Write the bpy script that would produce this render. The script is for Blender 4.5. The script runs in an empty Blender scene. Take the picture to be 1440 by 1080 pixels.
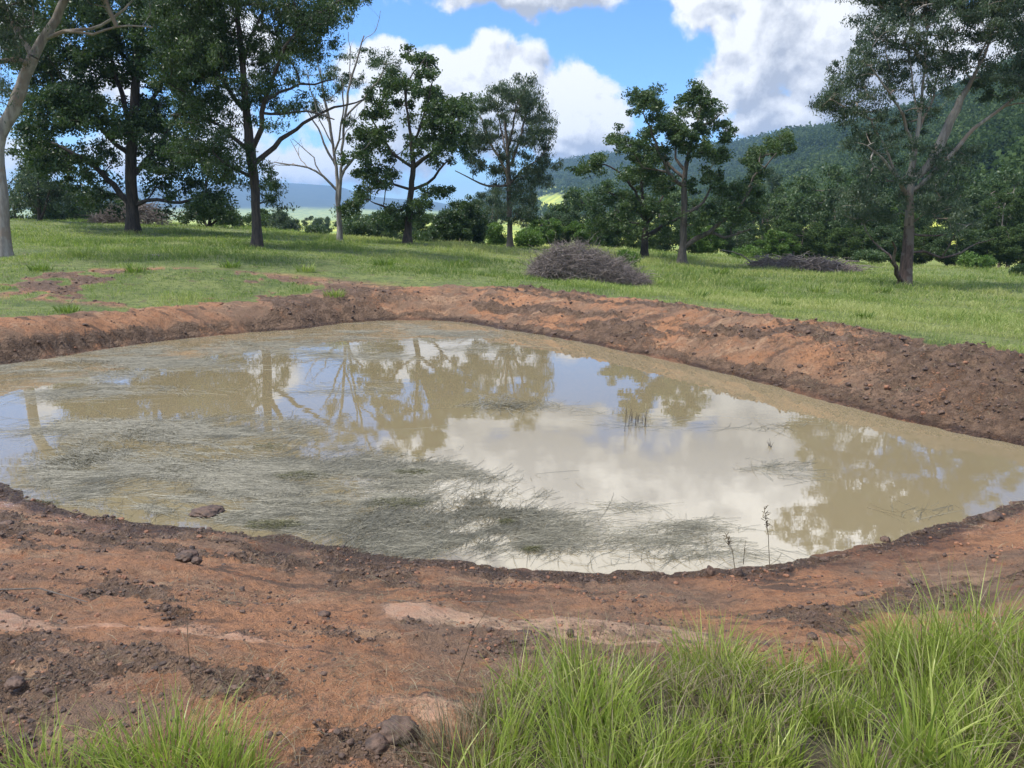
import bpy, bmesh, math, random
import numpy as np

# ------------------------------------------------------------------ camera, sky, sun
F = 1088.0
PITCH = math.radians(12.2)
CAM_Z = 2.6
SC = bpy.context.scene
COL = SC.collection
cam_d = bpy.data.cameras.new('camera'); cam = bpy.data.objects.new('camera', cam_d); COL.objects.link(cam)
cam.location = (0, 0, CAM_Z); cam.rotation_euler = (math.pi/2 - PITCH, 0, 0)
cam_d.sensor_width = 36.0; cam_d.lens = F/1440*36; cam_d.clip_start = 0.05; cam_d.clip_end = 30000
SC.camera = cam
SC.view_settings.view_transform = 'Standard'; SC.view_settings.look = 'None'
SC.view_settings.gamma = 1.0; SC.view_settings.exposure = 0.36
SC.cycles.use_denoising = True
SC.cycles.max_bounces = 6; SC.cycles.diffuse_bounces = 2; SC.cycles.glossy_bounces = 3
SC.cycles.transmission_bounces = 3; SC.cycles.volume_bounces = 0; SC.cycles.transparent_max_bounces = 4

SUN_EL, SUN_AZ = math.radians(62), math.radians(-100)      # azimuth from +Y towards +X
SKY_STRENGTH = 0.13
CP, SP = math.cos(PITCH), math.sin(PITCH)

def ray(px, py):
    dx, dy = (px-720)/F, (540-py)/F
    return np.array([dx, CP + SP*dy, -SP + CP*dy])
def at_z(px, py, z):
    d = ray(px, py); t = (z-CAM_Z)/d[2]
    return np.array([d[0]*t, d[1]*t, z])
def at_y(px, py, Y):
    d = ray(px, py); t = Y/d[1]
    return np.array([d[0]*t, Y, CAM_Z + d[2]*t])

# small node helper
class NT:
    def __init__(s, tree): s.t = tree; s.n = tree.nodes; s.l = tree.links
    def new(s, typ, **kw):
        n = s.n.new(typ)
        for k, v in kw.items(): setattr(n, k, v)
        return n
    def put(s, sock, v):
        if isinstance(v, bpy.types.NodeSocket): s.l.new(v, sock)
        elif v is not None: sock.default_value = v
    def math(s, op, a, b=None, c=None, clamp=False):
        n = s.new('ShaderNodeMath', operation=op, use_clamp=clamp)
        s.put(n.inputs[0], a); s.put(n.inputs[1], b); s.put(n.inputs[2], c)
        return n.outputs[0]
    def vmath(s, op, a, b=None):
        n = s.new('ShaderNodeVectorMath', operation=op)
        s.put(n.inputs[0], a); s.put(n.inputs[1], b)
        return n.outputs['Value'] if op in ('LENGTH', 'DOT_PRODUCT', 'DISTANCE') else n.outputs[0]
    def scale(s, a, k):
        n = s.new('ShaderNodeVectorMath', operation='SCALE'); s.put(n.inputs[0], a); s.put(n.inputs['Scale'], k)
        return n.outputs[0]
    def noise(s, vec, scale, detail=4, rough=.55, dist=0.0, col=False):
        n = s.new('ShaderNodeTexNoise'); s.put(n.inputs['Vector'], vec)
        n.inputs['Scale'].default_value = scale; n.inputs['Detail'].default_value = detail
        n.inputs['Roughness'].default_value = rough; n.inputs['Distortion'].default_value = dist
        return n.outputs['Color'] if col else n.outputs['Fac']
    def mapr(s, v, a, b, c=0., d=1., smooth=True):
        n = s.new('ShaderNodeMapRange', interpolation_type='SMOOTHSTEP' if smooth else 'LINEAR')
        s.put(n.inputs['Value'], v); s.put(n.inputs['From Min'], a); s.put(n.inputs['From Max'], b)
        s.put(n.inputs['To Min'], c); s.put(n.inputs['To Max'], d)
        return n.outputs['Result']
    def mix(s, f, a, b):
        n = s.new('ShaderNodeMix', data_type='RGBA')
        s.put(n.inputs[0], f)
        for i, v in ((6, a), (7, b)):
            if isinstance(v, tuple): v = (v[0], v[1], v[2], 1)
            s.put(n.inputs[i], v)
        return n.outputs[2]
    def attr(s, name):
        n = s.new('ShaderNodeAttribute', attribute_name=name); return n.outputs['Fac']

# cloud masses: where a cloud stands in the sky, as direction + angular radii (degrees)
CLOUDS = [ # px, py (direction through the photo), radius across, radius up (px), strength
 (765,-8,135,34,1), (700,-130,260,90,1), (900,-190,300,110,1), (1080,-160,260,130,1),
 (535,98,62,38,1), (610,118,70,46,1), (690,112,52,44,1), (738,112,42,40,1), (560,180,120,60,1), (680,165,130,60,1),
 (800,165,70,48,1), (845,175,40,38,1), (790,212,60,22,.8),
 (470,228,120,30,1), (880,215,80,30,.9), (975,165,34,22,.5),
 (1120,30,110,70,1), (1000,40,44,34,.9), (1075,20,60,60,1), (1040,60,50,50,1), (1060,105,75,70,1), (1160,95,100,80,1), (1000,8,60,24,.9), (1230,30,120,90,1), (1100,165,90,26,.9),
 (30,35,60,46,1), (140,95,60,40,.8), (30,215,60,34,.9), (200,200,90,30,.7), (330,60,60,40,.7), (320,190,60,50,.7),
 (1400,90,140,90,.9), (1250,110,90,60,.9), (1020,205,60,10,.6)]

def build_world():
    w = bpy.data.worlds.new('World'); SC.world = w; w.use_nodes = True
    g = bpy.data.node_groups.new('cloud_density', 'ShaderNodeTree')
    g.interface.new_socket('Vector', in_out='INPUT', socket_type='NodeSocketVector')
    g.interface.new_socket('Density', in_out='OUTPUT', socket_type='NodeSocketFloat')
    t = NT(g); gi = t.new('NodeGroupInput'); go = t.new('NodeGroupOutput')
    v0 = gi.outputs[0]
    warp = t.scale(t.vmath('SUBTRACT', t.noise(v0, 7.0, 3, .6, col=True), (.5, .5, .5)), .10)
    v = t.vmath('ADD', v0, warp)
    best = None
    for px, py, rx, ry, st in CLOUDS:
        d = ray(px, py); d = d/np.linalg.norm(d)
        k = 1/1088*math.cos(math.atan(math.hypot(px-720, 540-py)/F))
        dv = t.vmath('SUBTRACT', v, tuple(d))
        dv = t.vmath('MULTIPLY', dv, (1/(rx*k*1.1), 1/(rx*k*1.1), 1/(ry*k*1.1)))
        b = t.math('MULTIPLY_ADD', t.vmath('LENGTH', dv), -1.0*st, 1.0*st)
        best = b if best is None else t.math('SMOOTH_MAX', best, b, .18)
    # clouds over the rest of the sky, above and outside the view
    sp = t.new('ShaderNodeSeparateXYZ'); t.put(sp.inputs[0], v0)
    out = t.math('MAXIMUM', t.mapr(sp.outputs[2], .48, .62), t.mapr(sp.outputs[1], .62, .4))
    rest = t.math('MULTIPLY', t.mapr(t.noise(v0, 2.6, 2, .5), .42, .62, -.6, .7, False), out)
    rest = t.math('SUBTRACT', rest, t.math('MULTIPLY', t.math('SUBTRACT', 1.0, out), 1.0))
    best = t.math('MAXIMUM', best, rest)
    n1 = t.noise(v0, 15.0, 10, .62, .15)
    n2 = t.noise(v0, 5.0, 2, .5)
    fb = t.math('ADD', t.math('MULTIPLY', t.math('SUBTRACT', n1, .5), 1.75), t.math('MULTIPLY', t.math('SUBTRACT', n2, .5), .5))
    best = t.math('MINIMUM', best, .62)
    t.put(go.inputs[0], t.math('ADD', best, fb))
    t = NT(w.node_tree); t.n.clear()
    tc = t.new('ShaderNodeTexCoord'); vec = tc.outputs['Generated']
    sky = t.new('ShaderNodeTexSky', sky_type='NISHITA'); sky.sun_disc = False
    sky.sun_elevation = SUN_EL; sky.sun_rotation = SUN_AZ; sky.air_density = 1.0; sky.dust_density = .25; sky.ozone_density = 2.0
    def dens(off):
        n = t.new('ShaderNodeGroup'); n.node_tree = g
        t.put(n.inputs[0], t.vmath('ADD', vec, off) if off else vec); return n.outputs[0]
    d0 = dens(None); d1 = dens((-.02, 0, .065)); d2 = dens((-.01, 0, .014))
    alpha = t.mapr(d0, -.04, .30)
    slope = t.math('SUBTRACT', d0, d2)
    sh = t.mapr(d1, .0, .95)
    lit = t.math('ADD', sh, t.math('MULTIPLY', slope, -1.7), clamp=True)
    grey = t.mix(lit, (6.7, 6.8, 6.95), (3.1, 3.35, 3.9))
    blue = t.vmath('MULTIPLY', sky.outputs[0], (.66, .98, 1.42))
    sp = t.new('ShaderNodeSeparateXYZ'); t.put(sp.inputs[0], vec)   # glow of clouds above the view boosted, to brighten water reflections and ambient light
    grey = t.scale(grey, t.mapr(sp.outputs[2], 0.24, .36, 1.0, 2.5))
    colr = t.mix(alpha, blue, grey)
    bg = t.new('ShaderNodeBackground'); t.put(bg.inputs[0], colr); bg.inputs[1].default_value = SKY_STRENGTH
    o = t.new('ShaderNodeOutputWorld'); t.l.new(bg.outputs[0], o.inputs[0])
    w.cycles.sampling_method = 'MANUAL'; w.cycles.sample_map_resolution = 512
build_world()
sun_d = bpy.data.lights.new('sun', 'SUN'); sun_d.energy = 4.6; sun_d.angle = math.radians(7); sun_d.color = (1, .95, .87)
sun = bpy.data.objects.new('sun', sun_d); COL.objects.link(sun)
from mathutils import Vector
_sd = Vector((math.sin(SUN_AZ)*math.cos(SUN_EL), math.cos(SUN_AZ)*math.cos(SUN_EL), math.sin(SUN_EL)))
sun.rotation_euler = _sd.to_track_quat('Z', 'Y').to_euler()

# ------------------------------------------------------------------ mesh and noise helpers
def tag(o, label=None, cat=None, group=None, kind=None):
    if label: o['label'] = label
    if cat: o['category'] = cat
    if group: o['group'] = group
    if kind: o['kind'] = kind
    return o
def mesh_np(name, V, Fc, mats, parent=None, face_attr=None, vert_attr=None, smooth=False, midx=None, loc=None):
    V = np.asarray(V, dtype=np.float32); Fc = np.asarray(Fc, dtype=np.int32)
    me = bpy.data.meshes.new(name); k = Fc.shape[1]
    me.vertices.add(len(V)); me.vertices.foreach_set('co', V.ravel())
    me.loops.add(Fc.size); me.loops.foreach_set('vertex_index', Fc.ravel())
    me.polygons.add(len(Fc)); me.polygons.foreach_set('loop_start', np.arange(0, Fc.size, k, dtype=np.int32))
    if smooth: me.polygons.foreach_set('use_smooth', np.ones(len(Fc), dtype=bool))
    else: me.polygons.foreach_set('use_smooth', np.zeros(len(Fc), dtype=bool))
    for m in (mats if isinstance(mats, (list, tuple)) else [mats]): me.materials.append(m)
    if midx is not None: me.polygons.foreach_set('material_index', np.asarray(midx, dtype=np.int32))
    for dom, at in (('FACE', face_attr), ('POINT', vert_attr)):
        for nm, a in (at or {}).items():
            x = me.attributes.new(nm, 'FLOAT', dom); x.data.foreach_set('value', np.asarray(a, dtype=np.float32))
    me.update(calc_edges=True)
    o = bpy.data.objects.new(name, me); COL.objects.link(o)
    if parent is not None: o.parent = parent
    if loc is not None: o.location = loc
    return o
def empty(name, loc):
    o = bpy.data.objects.new(name, None); COL.objects.link(o); o.location = tuple(loc); o.empty_display_size = .3
    return o

def _hash(ix, iy, seed):
    h = (ix.astype(np.int64)*374761393 + iy.astype(np.int64)*668265263 + seed*974634777) & 0xffffffff
    h = ((h ^ (h >> 13))*1274126177) & 0xffffffff
    return ((h ^ (h >> 16)) & 0xffff)/65535.0
def vnoise(x, y, seed=0):
    ix, iy = np.floor(x), np.floor(y); fx, fy = x-ix, y-iy
    fx = fx*fx*fx*(fx*(fx*6-15)+10); fy = fy*fy*fy*(fy*(fy*6-15)+10)
    a, b = _hash(ix, iy, seed), _hash(ix+1, iy, seed); c, d = _hash(ix, iy+1, seed), _hash(ix+1, iy+1, seed)
    return (a*(1-fx)+b*fx)*(1-fy) + (c*(1-fx)+d*fx)*fy
def fbm(x, y, oct=4, seed=0, gain=.5):
    s = 0; a = 1; t = 0
    for i in range(oct):
        s = s + a*vnoise(x*2**i+17.3*i, y*2**i-9.1*i, seed+i); t += a; a *= gain
    return s/t
def sstep(a, b, x):
    t = np.clip((x-a)/(b-a), 0, 1); return t*t*(3-2*t)

# ------------------------------------------------------------------ the pond outline and the lie of the land
OUT = [ # px, py on the waterline, bank width (m), near bank?
 (0,513,1.1,0),(90,500,1.0,0),(200,483,1.0,0),(330,469,1.1,0),(420,463,1.3,0),(480,455,1.4,0),(560,450,1.6,0),(640,452,2.0,0),
 (700,462,2.1,0),(800,478,2.0,0),(900,498,2.0,0),(1000,521,2.0,0),(1100,546,2.1,0),(1200,573,2.2,0),(1300,598,2.3,0),(1440,627,2.6,0),
 (1600,660,2.8,0),(1720,690,3.0,1),(1650,712,3.2,1),(1520,704,3.3,1),(1440,703,3.3,1),(1400,717,3.2,1),(1330,736,3.2,1),(1270,752,3.2,1),(1200,772,3.2,1),
 (1130,786,3.2,1),(1060,797,3.2,1),(960,803,3.2,1),(850,806,3.2,1),(760,800,3.2,1),(640,790,3.2,1),(540,778,3.2,1),(440,760,3.2,1),
 (330,745,3.2,1),(250,738,3.2,1),(180,728,3.2,1),(100,715,3.2,1),(50,700,3.2,1),(12,682,3.2,1),(-60,676,3.0,1),(-200,668,2.6,1),(-330,640,2.2,1),(-380,590,1.8,0),(-250,548,1.6,0),(-110,528,1.5,0)]
_P = np.array([at_z(a, b, 0)[:2] for a, b, c, d in OUT]); _W = np.array([[c, d] for a, b, c, d in OUT], float)
def _resample(P, W, n=6):
    N = len(P); o = []; w = []
    for i in range(N):
        p0, p1, p2, p3 = P[i-1], P[i], P[(i+1) % N], P[(i+2) % N]
        for k in range(n):
            t = k/n
            o.append(.5*((2*p1)+(-p0+p2)*t+(2*p0-5*p1+4*p2-p3)*t*t+(-p0+3*p1-3*p2+p3)*t**3)); w.append(W[i]*(1-t)+W[(i+1) % N]*t)
    return np.array(o), np.array(w)
POLY, PW = _resample(_P, _W, 3)
def pond_dist(x, y):
    """signed distance to the waterline (inside < 0), bank width and nearness there"""
    x = np.ravel(x); y = np.ravel(y); best = np.full(x.shape, 1e9); w = np.zeros(x.shape); nr = np.zeros(x.shape); ins = np.zeros(x.shape, bool)
    N = len(POLY)
    for i in range(N):
        a, b = POLY[i], POLY[(i+1) % N]; ab = b-a; L = ab@ab
        t = np.clip(((x-a[0])*ab[0]+(y-a[1])*ab[1])/L, 0, 1)
        d = (x-a[0]-t*ab[0])**2 + (y-a[1]-t*ab[1])**2
        m = d < best; best = np.where(m, d, best)
        wa, wb = PW[i], PW[(i+1) % N]
        w = np.where(m, wa[0]*(1-t)+wb[0]*t, w); nr = np.where(m, wa[1]*(1-t)+wb[1]*t, nr)
        c = ((a[1] > y) != (b[1] > y)) & (x < (b[0]-a[0])*(y-a[1])/(b[1]-a[1]+1e-12)+a[0]); ins ^= c
    d = np.sqrt(best); return np.where(ins, -d, d), w, nr
# known heights: (px, py, forward distance)
CT = [(8,360,26),(358,347,34),(185,327,45),(478,340,43),(573,343,44),(717,348,50),(905,362,53),(960,371,48),(1268,402,37),(1440,375,60),
      (45,308,56),(300,322,52),(1120,378,52),(830,399,29),(1440,425,30),(1200,430,25),(620,345,60),(820,350,62),(1100,362,66),(-300,300,55),(1700,370,60),
      (250,385,22),(600,385,25),(-200,380,22),(1700,470,20),(480,320,85),(200,312,85),(-200,296,90),(800,345,90),(1200,366,90),(1600,368,90)]
RIM = [(-250,447,.88),(0,436,.70),(200,432,.60),(330,428,.54),(450,421,.56),(560,413,.61),(700,409,.70),(850,421,.76),(1000,438,.8),(1150,455,.77),(1300,475,.72),(1440,494,.68),(1650,532,.66)]
_C = [at_y(*c) for c in CT] + [at_z(*c) for c in RIM]
_C += [np.array(v, float) for v in ((0,1.5,1.0),(0,-3,1.15),(-3,1.5,1.0),(3,1.5,1.0),(5,3,.95),(-5,2,1.),(-9,4,1.),(9,5,.95),(0,-20,1.6),(-20,-5,1.5),(20,-5,1.2),(14,7,.9),(-15,8,1.))]
_C = np.array(_C)
def _tps_fit(P, z, lam=.6):
    n = len(P); r = np.linalg.norm(P[:, None]-P[None], axis=2); K = np.where(r > 0, r*r*np.log(r+1e-12), 0) + lam*np.eye(n)
    A = np.zeros((n+3, n+3)); A[:n, :n] = K; A[:n, n] = 1; A[:n, n+1:] = P; A[n, :n] = 1; A[n+1:, :n] = P.T
    return np.linalg.solve(A, np.r_[z, 0, 0, 0])
_T = _tps_fit(_C[:, :2], _C[:, 2])
def base_h(x, y):
    s = _T[-3]+_T[-2]*x+_T[-1]*y
    for (cx, cy, _), w in zip(_C, _T):
        r2 = (x-cx)**2+(y-cy)**2; s = s + w*.5*r2*np.log(r2+1e-12)
    return s
def _prof(rows):
    az = []; te = []; R = []
    for px, py, r in rows:
        d = ray(px, py); az.append(math.atan2(d[0], d[1])); te.append(d[2]/math.hypot(d[0], d[1])); R.append(r)
    return np.array(az), np.array(te), np.array(R)
HILL = _prof([(620,315,3000),(690,268,2900),(745,243,2600),(790,227,2400),(850,217,2200),(930,212,2000),(1000,206,1800),(1060,198,1500),(1110,188,1150),(1200,180,900),(1290,155,760),(1360,125,650),(1440,90,580),(1550,60,520),(1700,50,480),(2100,60,450),(3500,150,450)])
MOUNT = _prof([(-900,290,6500),(-300,272,6500),(0,268,6500),(200,262,6500),(390,257,6500),(470,262,6500),(530,278,6300),(600,283,6200),(700,300,6000),(780,322,6000)])
def layer(prof, x, y, foot, lump, seed):
    r = np.hypot(x, y); az = np.arctan2(x, y)
    te = np.interp(az, prof[0], prof[1], left=-.02, right=prof[1][-1]); R = np.interp(az, prof[0], prof[2])
    zr = np.maximum(CAM_Z + te*R - (11 if seed == 3 else 0), -12) + 12; s = (r-foot*R)/(R-foot*R)
    up = np.clip(s, 0, 1)**1.25
    n = (fbm(x/(R*.16), y/(R*.16), 4, seed)-.5)*lump*np.clip(s, 0, 1)*np.clip(1-s, 0, 1)*4
    dn = np.clip(1-(s-1)*.5, 0, 1)
    return zr*(up + n)*np.where(s > 1, dn, 1)
def far_h(x, y):
    r = np.hypot(x, y); v = -3.2 - 2.2*sstep(110, 420, r) + (fbm(x/90, y/90, 3, 7)-.5)*2.5
    h = np.maximum(layer(HILL, x, y, .26, .30, 3), layer(MOUNT, x, y, .55, .35, 5))
    return v + np.where(y > 0, h, h*sstep(-200, 0, y))
def land(x, y, detail=True):
    """ground height and the masks bare soil / churned mud / wet clay"""
    sh = np.shape(x); x = np.ravel(np.asarray(x, float)); y = np.ravel(np.asarray(y, float)); r = np.hypot(x, y)
    far = sstep(62, 105, r); z = np.where(r < 110, base_h(x, y), 0)*(1-far) + far_h(x, y)*far
    z = z + (fbm(x/3.1, y/3.1, 3, 11)-.5)*.16*sstep(14, 20, r)*(1-far)
    soil = np.zeros_like(z); mud = np.zeros_like(z); wet = np.zeros_like(z); d = np.full(z.shape, 99.)
    m = r < 45
    xm, ym = x[m], y[m]; dm, w, nr = pond_dist(xm, ym); near = nr > .5
    dn = dm + (fbm(xm*.9, ym*.9, 4, 21)-.5)*np.where(near, .40, .32) * np.clip(dm*1.5+.45, 0.35, 1) + (fbm(xm*3.3, ym*3.3, 4, 22, .6)-.5)*.20
    t = np.clip(dn/w, 0, 1)
    S = np.where(near, t*.75+.25*t*t*(3-2*t), 1-(1-t)**1.9)
    left = np.where(near, 0, sstep(-1.2, -5., xm))
    S = S*(1-left)+left*(1-(1-np.clip(t*1.15, 0, 1))**2.4)
    zb = z[m]; zz = np.where(dn > 0, zb*S, np.maximum(-.6, dn*.3))
    gr = grass_zone(xm, ym)
    edge = (fbm(xm*.55, ym*.55, 3, 31)-.5)*1.2 + (fbm(xm*3, ym*3, 3, 32)-.5)*.9
    so_far = sstep(.32, .08, dm - w*.90 + edge*.6)
    so_near = 1-gr; pd = np.zeros_like(gr)
    so = np.where(near | (ym < 7) & (dm < 9), np.maximum(so_near, 0), so_far)
    pt = fbm(xm*.42+3, ym*.42, 4, 41)+.35*(fbm(xm*2.2, ym*2.2, 3, 42)-.5)
    patch = sstep(.43, .52, pt)*np.exp(-(((xm+8.2)/6.0)**2+((ym-20.3)/3.4)**2)**2)
    so = np.maximum(so, patch)
    # churned mud and wet smooth clay, drawn out along the bank by the machine that scraped it
    pd = patch
    u = np.where(near, xm, xm*.7+ym*.7); v = np.where(near, dm, dm)
    ch = fbm(u*.55, v*1.5, 4, 51)+.25*(fbm(u*4, v*6, 2, 52)-.5)
    ch = ch+.16*(fbm(u*1.9, v*4.2, 3, 58)-.5)
    mu = sstep(.49, .62, ch)*sstep(.36, .55, fbm(u*2.3+7, v*3.5, 3, 59)+.03)*np.where((~near) & (xm < -1), .35, 1)
    rt = np.where((~near) & (xm > 3.5), sstep(3.5, 7, xm), 0)*sstep(.35, .5, fbm(xm*1.1, ym*1.1, 3, 57)+.1)
    mu = np.maximum(mu, rt*.9)
    mu = np.maximum(mu, sstep(.22, .05, np.abs(dm-.10)+(fbm(u*1.5, v*1.5, 3, 53)-.5)*.3)*.9)
    mu = np.maximum(mu*np.where(near, .82, 1), pd*.95)
    we = .8*sstep(.56, .70, fbm(u*.5+40, v*1.8+3, 4, 61))*(1-mu)*np.where(near, 1, .5)
    if detail:
        big = fbm(xm*1.6, ym*1.6, 3, 71)-.5
        lump = np.abs(fbm(xm*9, ym*9, 4, 72, .6)-.5)*2
        fine = fbm(xm*26, ym*26, 3, 73)-.5
        on = np.clip(dn*4, .06, 1)*so*(dm > -.4)
        zz = zz + on*(big*.07 + mu*(lump*np.where(near, .075, .12)-.01) + (1-we)*fine*.026 + (1-mu)*(1-we)*(lump-.3)*.018)
        fr = fbm(xm*5, ym*5, 4, 74)-.5
        zz = zz + np.where((~near), on*(fr*.15+(np.abs(fbm(xm*3.6, ym*3.6, 4, 78, .7)-.5)-.12)*.22+(fbm(xm*1.1, ym*1.1, 3, 79)-.5)*.14)*sstep(.0, .5, dm)*(1-.45*left), 0)
        rut = np.sin((v+.25*fbm(u*.4, v*.4, 2, 75))*9.0)
        zz = zz + np.where(near, on*rut*.014*sstep(.45, .6, fbm(u*.3, v*.8, 2, 76)), 0)
        zz = zz + np.where((~near), .015*np.exp(-((dm-w*1.0)/.2)**2)*(.3+1.4*fbm(xm*1.7, ym*1.7, 3, 77))*(1-left*.7), 0)
    z[m] = zz; soil[m] = so; mud[m] = mu*so; wet[m] = we*so; d[m] = dm
    return z.reshape(sh), soil.reshape(sh), mud.reshape(sh), wet.reshape(sh), d.reshape(sh)
def H(x, y): return land(np.array([x]), np.array([y]), False)[0][0]
# tall grass stands on the near bank, right and centre; a few clumps lower left
_GZ = np.array([at_z(px, py, zz)[:2] for px, py, zz in [(650,1120,1.0),(690,1040,1.0),(715,985,.98),(735,955,.96),(790,945,.95),(900,935,.92),(955,905,.9),(1060,900,.9),(1200,893,.9),(1290,880,.9),(1440,885,.9),(1700,900,.9),(2300,1000,.95),(3000,1900,1.1),(600,3000,1.1),(640,1250,1.0)]])
def in_poly(x, y, P):
    ins = np.zeros(np.shape(x), bool)
    for i in range(len(P)):
        a, b = P[i], P[(i+1) % len(P)]
        ins ^= ((a[1] > y) != (b[1] > y)) & (x < (b[0]-a[0])*(y-a[1])/(b[1]-a[1]+1e-12)+a[0])
    return ins
def grass_zone(x, y):
    jx = x + (fbm(x*3, y*3, 3, 81)-.5)*.5; jy = y + (fbm(x*3+9, y*3, 3, 82)-.5)*.35
    g = in_poly(jx, jy, _GZ) & (y < 6)
    return g.astype(float)

# ------------------------------------------------------------------ materials
def mat(name):
    m = bpy.data.materials.new(name); m.use_nodes = True; t = NT(m.node_tree); t.n.clear()
    o = t.new('ShaderNodeOutputMaterial'); p = t.new('ShaderNodeBsdfPrincipled'); t.l.new(p.outputs[0], o.inputs[0])
    return m, t, p, o
def bump(t, p, h, dist, strength=1.0):
    b = t.new('ShaderNodeBump'); t.put(b.inputs['Height'], h); b.inputs['Distance'].default_value = dist; b.inputs['Strength'].default_value = strength
    t.l.new(b.outputs[0], p.inputs['Normal'])
def m_ground():
    m, t, p, o = mat('ground_soil_and_turf')
    P = t.new('ShaderNodeNewGeometry').outputs['Position']
    soil, mud, wet, past = t.attr('soil'), t.attr('mud'), t.attr('wet'), t.attr('wood')
    n1 = t.noise(P, .8, 5, .6); n2 = t.noise(P, 5, 6, .65); n3 = t.noise(P, 38, 5, .72); n4 = t.noise(P, 160, 3, .6)
    # clay
    st = t.new('ShaderNodeMapping'); t.put(st.inputs[0], P); st.inputs['Scale'].default_value = (.6, 2.2, 1)
    n5 = t.noise(st.outputs[0], 1.4, 6, .65, .6)
    c = t.mix(t.mapr(n1, .38, .62), (.225, .140, .086), (.395, .190, .090))
    c = t.mix(t.math('MULTIPLY', t.mapr(n5, .54, .66), .75), c, (.42, .265, .155))
    c = t.mix(t.mapr(n5, .46, .36), c, (.125, .072, .044))
    c = t.mix(t.mapr(n2, .52, .72), c, (.32, .13, .052))
    c = t.mix(t.math('MULTIPLY', t.mapr(n3, .5, .75), .6), c, (.085, .053, .036))
    c = t.mix(t.math('MULTIPLY', t.mapr(n4, .55, .75), .5), c, (.50, .34, .21))
    dk = t.mix(t.mapr(n2, .4, .65), (.098, .058, .034), (.225, .138, .082))
    dk = t.mix(t.math('MULTIPLY', t.mapr(n4, .5, .7), .6), dk, (.26, .18, .12))
    n6 = t.noise(P, 11, 5, .7)
    c = t.mix(t.math('MULTIPLY', t.mapr(n6, .48, .64), .55), c, (.12, .068, .040))
    mm = t.mapr(t.math('ADD', mud, t.math('MULTIPLY', t.math('ADD', t.math('SUBTRACT', n3, .5), t.math('SUBTRACT', n2, .5)), 1.6)), .3, .75)
    c = t.mix(mm, c, dk)
    wc = t.mix(t.mapr(n2, .4, .7), (.36, .245, .165), (.33, .18, .11))
    ww = t.mapr(t.math('ADD', wet, t.math('MULTIPLY', t.math('SUBTRACT', n2, .5), 2.2)), .35, .9)
    c = t.mix(t.math('MULTIPLY', ww, .6), c, wc)
    # turf
    g = t.mix(t.mapr(n1, .35, .65), (.115, .155, .036), (.205, .235, .066))
    g = t.mix(t.mapr(n2, .45, .7), g, (.05, .085, .018))
    g = t.mix(t.math('MULTIPLY', t.mapr(n3, .5, .75), .5), g, (.20, .19, .08))
    g = t.mix(t.math('MULTIPLY', t.mapr(t.noise(P, 2.1, 4, .6), .58, .68), .7), g, (.13, .095, .055))
    nf = t.noise(P, .035, 4, .55)
    g = t.mix(t.mapr(t.vmath('LENGTH', P), 5.8, 7.5, 1, 0), g, t.mix(t.mapr(n2, .4, .6), (.060, .055, .025), (.13, .10, .055)))
    g = t.mix(t.mapr(t.vmath('LENGTH', P), 80, 200), g, t.mix(t.mapr(nf, .4, .6), (.40, .42, .06), (.20, .27, .05)))  # distant turf yellow-green, brightened in colour to stand for sun on the far fields
    sm = t.mapr(t.math('ADD', soil, t.math('MULTIPLY', t.math('SUBTRACT', n3, .5), .5)), .35, .65)
    col = t.mix(sm, g, c)
    nw = t.noise(P, .02, 6, .7)
    col = t.mix(past, col, t.mix(t.mapr(nw, .4, .6), (.022, .038, .014), (.045, .062, .022)))
    sz = t.new('ShaderNodeSeparateXYZ'); t.put(sz.inputs[0], P)      # mud soaked by the pond, a hand above the water
    soak = t.math('MULTIPLY', t.mapr(t.math('ADD', sz.outputs[2], t.math('MULTIPLY', t.math('SUBTRACT', n2, .5), .10)), .085, .03), sm)
    soak = t.math('MULTIPLY', soak, t.mapr(t.vmath('LENGTH', P), 30, 24))
    col = t.mix(soak, col, t.vmath('MULTIPLY', col, (.55, .52, .50)))
    t.put(p.inputs['Base Color'], col)
    r = t.mapr(t.math('MULTIPLY', ww, sm), 0, 1, .82, .33, False)
    r = t.math('SUBTRACT', r, t.math('MULTIPLY', t.math('MULTIPLY', mm, t.mapr(n2, .45, .6)), .22))
    r = t.math('SUBTRACT', r, t.math('MULTIPLY', soak, .35))
    t.put(p.inputs['Roughness'], r); p.inputs['Specular IOR Level'].default_value = .35
    hh = t.math('ADD', t.math('MULTIPLY', n3, 1.0), t.math('MULTIPLY', n4, .35))
    hh = t.math('ADD', hh, t.math('MULTIPLY', n2, 1.2))
    vo = t.new('ShaderNodeTexVoronoi'); t.put(vo.inputs['Vector'], t.vmath('ADD', P, t.scale(t.noise(P, 14, 3, .6, col=True), .12))); vo.inputs['Scale'].default_value = 17
    vo2 = t.new('ShaderNodeTexVoronoi'); t.put(vo2.inputs['Vector'], t.vmath('ADD', P, t.scale(t.noise(P, 30, 3, .6, col=True), .05))); vo2.inputs['Scale'].default_value = 48
    cl = t.math('ADD', t.math('MULTIPLY', vo.outputs['Distance'], -1.3), t.math('MULTIPLY', vo2.outputs['Distance'], -.5))
    hh = t.math('ADD', hh, t.math('MULTIPLY', cl, t.mapr(mm, 0, 1, .25, 1.0)))
    hh = t.math('MULTIPLY', hh, t.mapr(ww, 0, 1, 1, .25))
    bump(t, p, hh, .05, 1.0)
    return m
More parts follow.
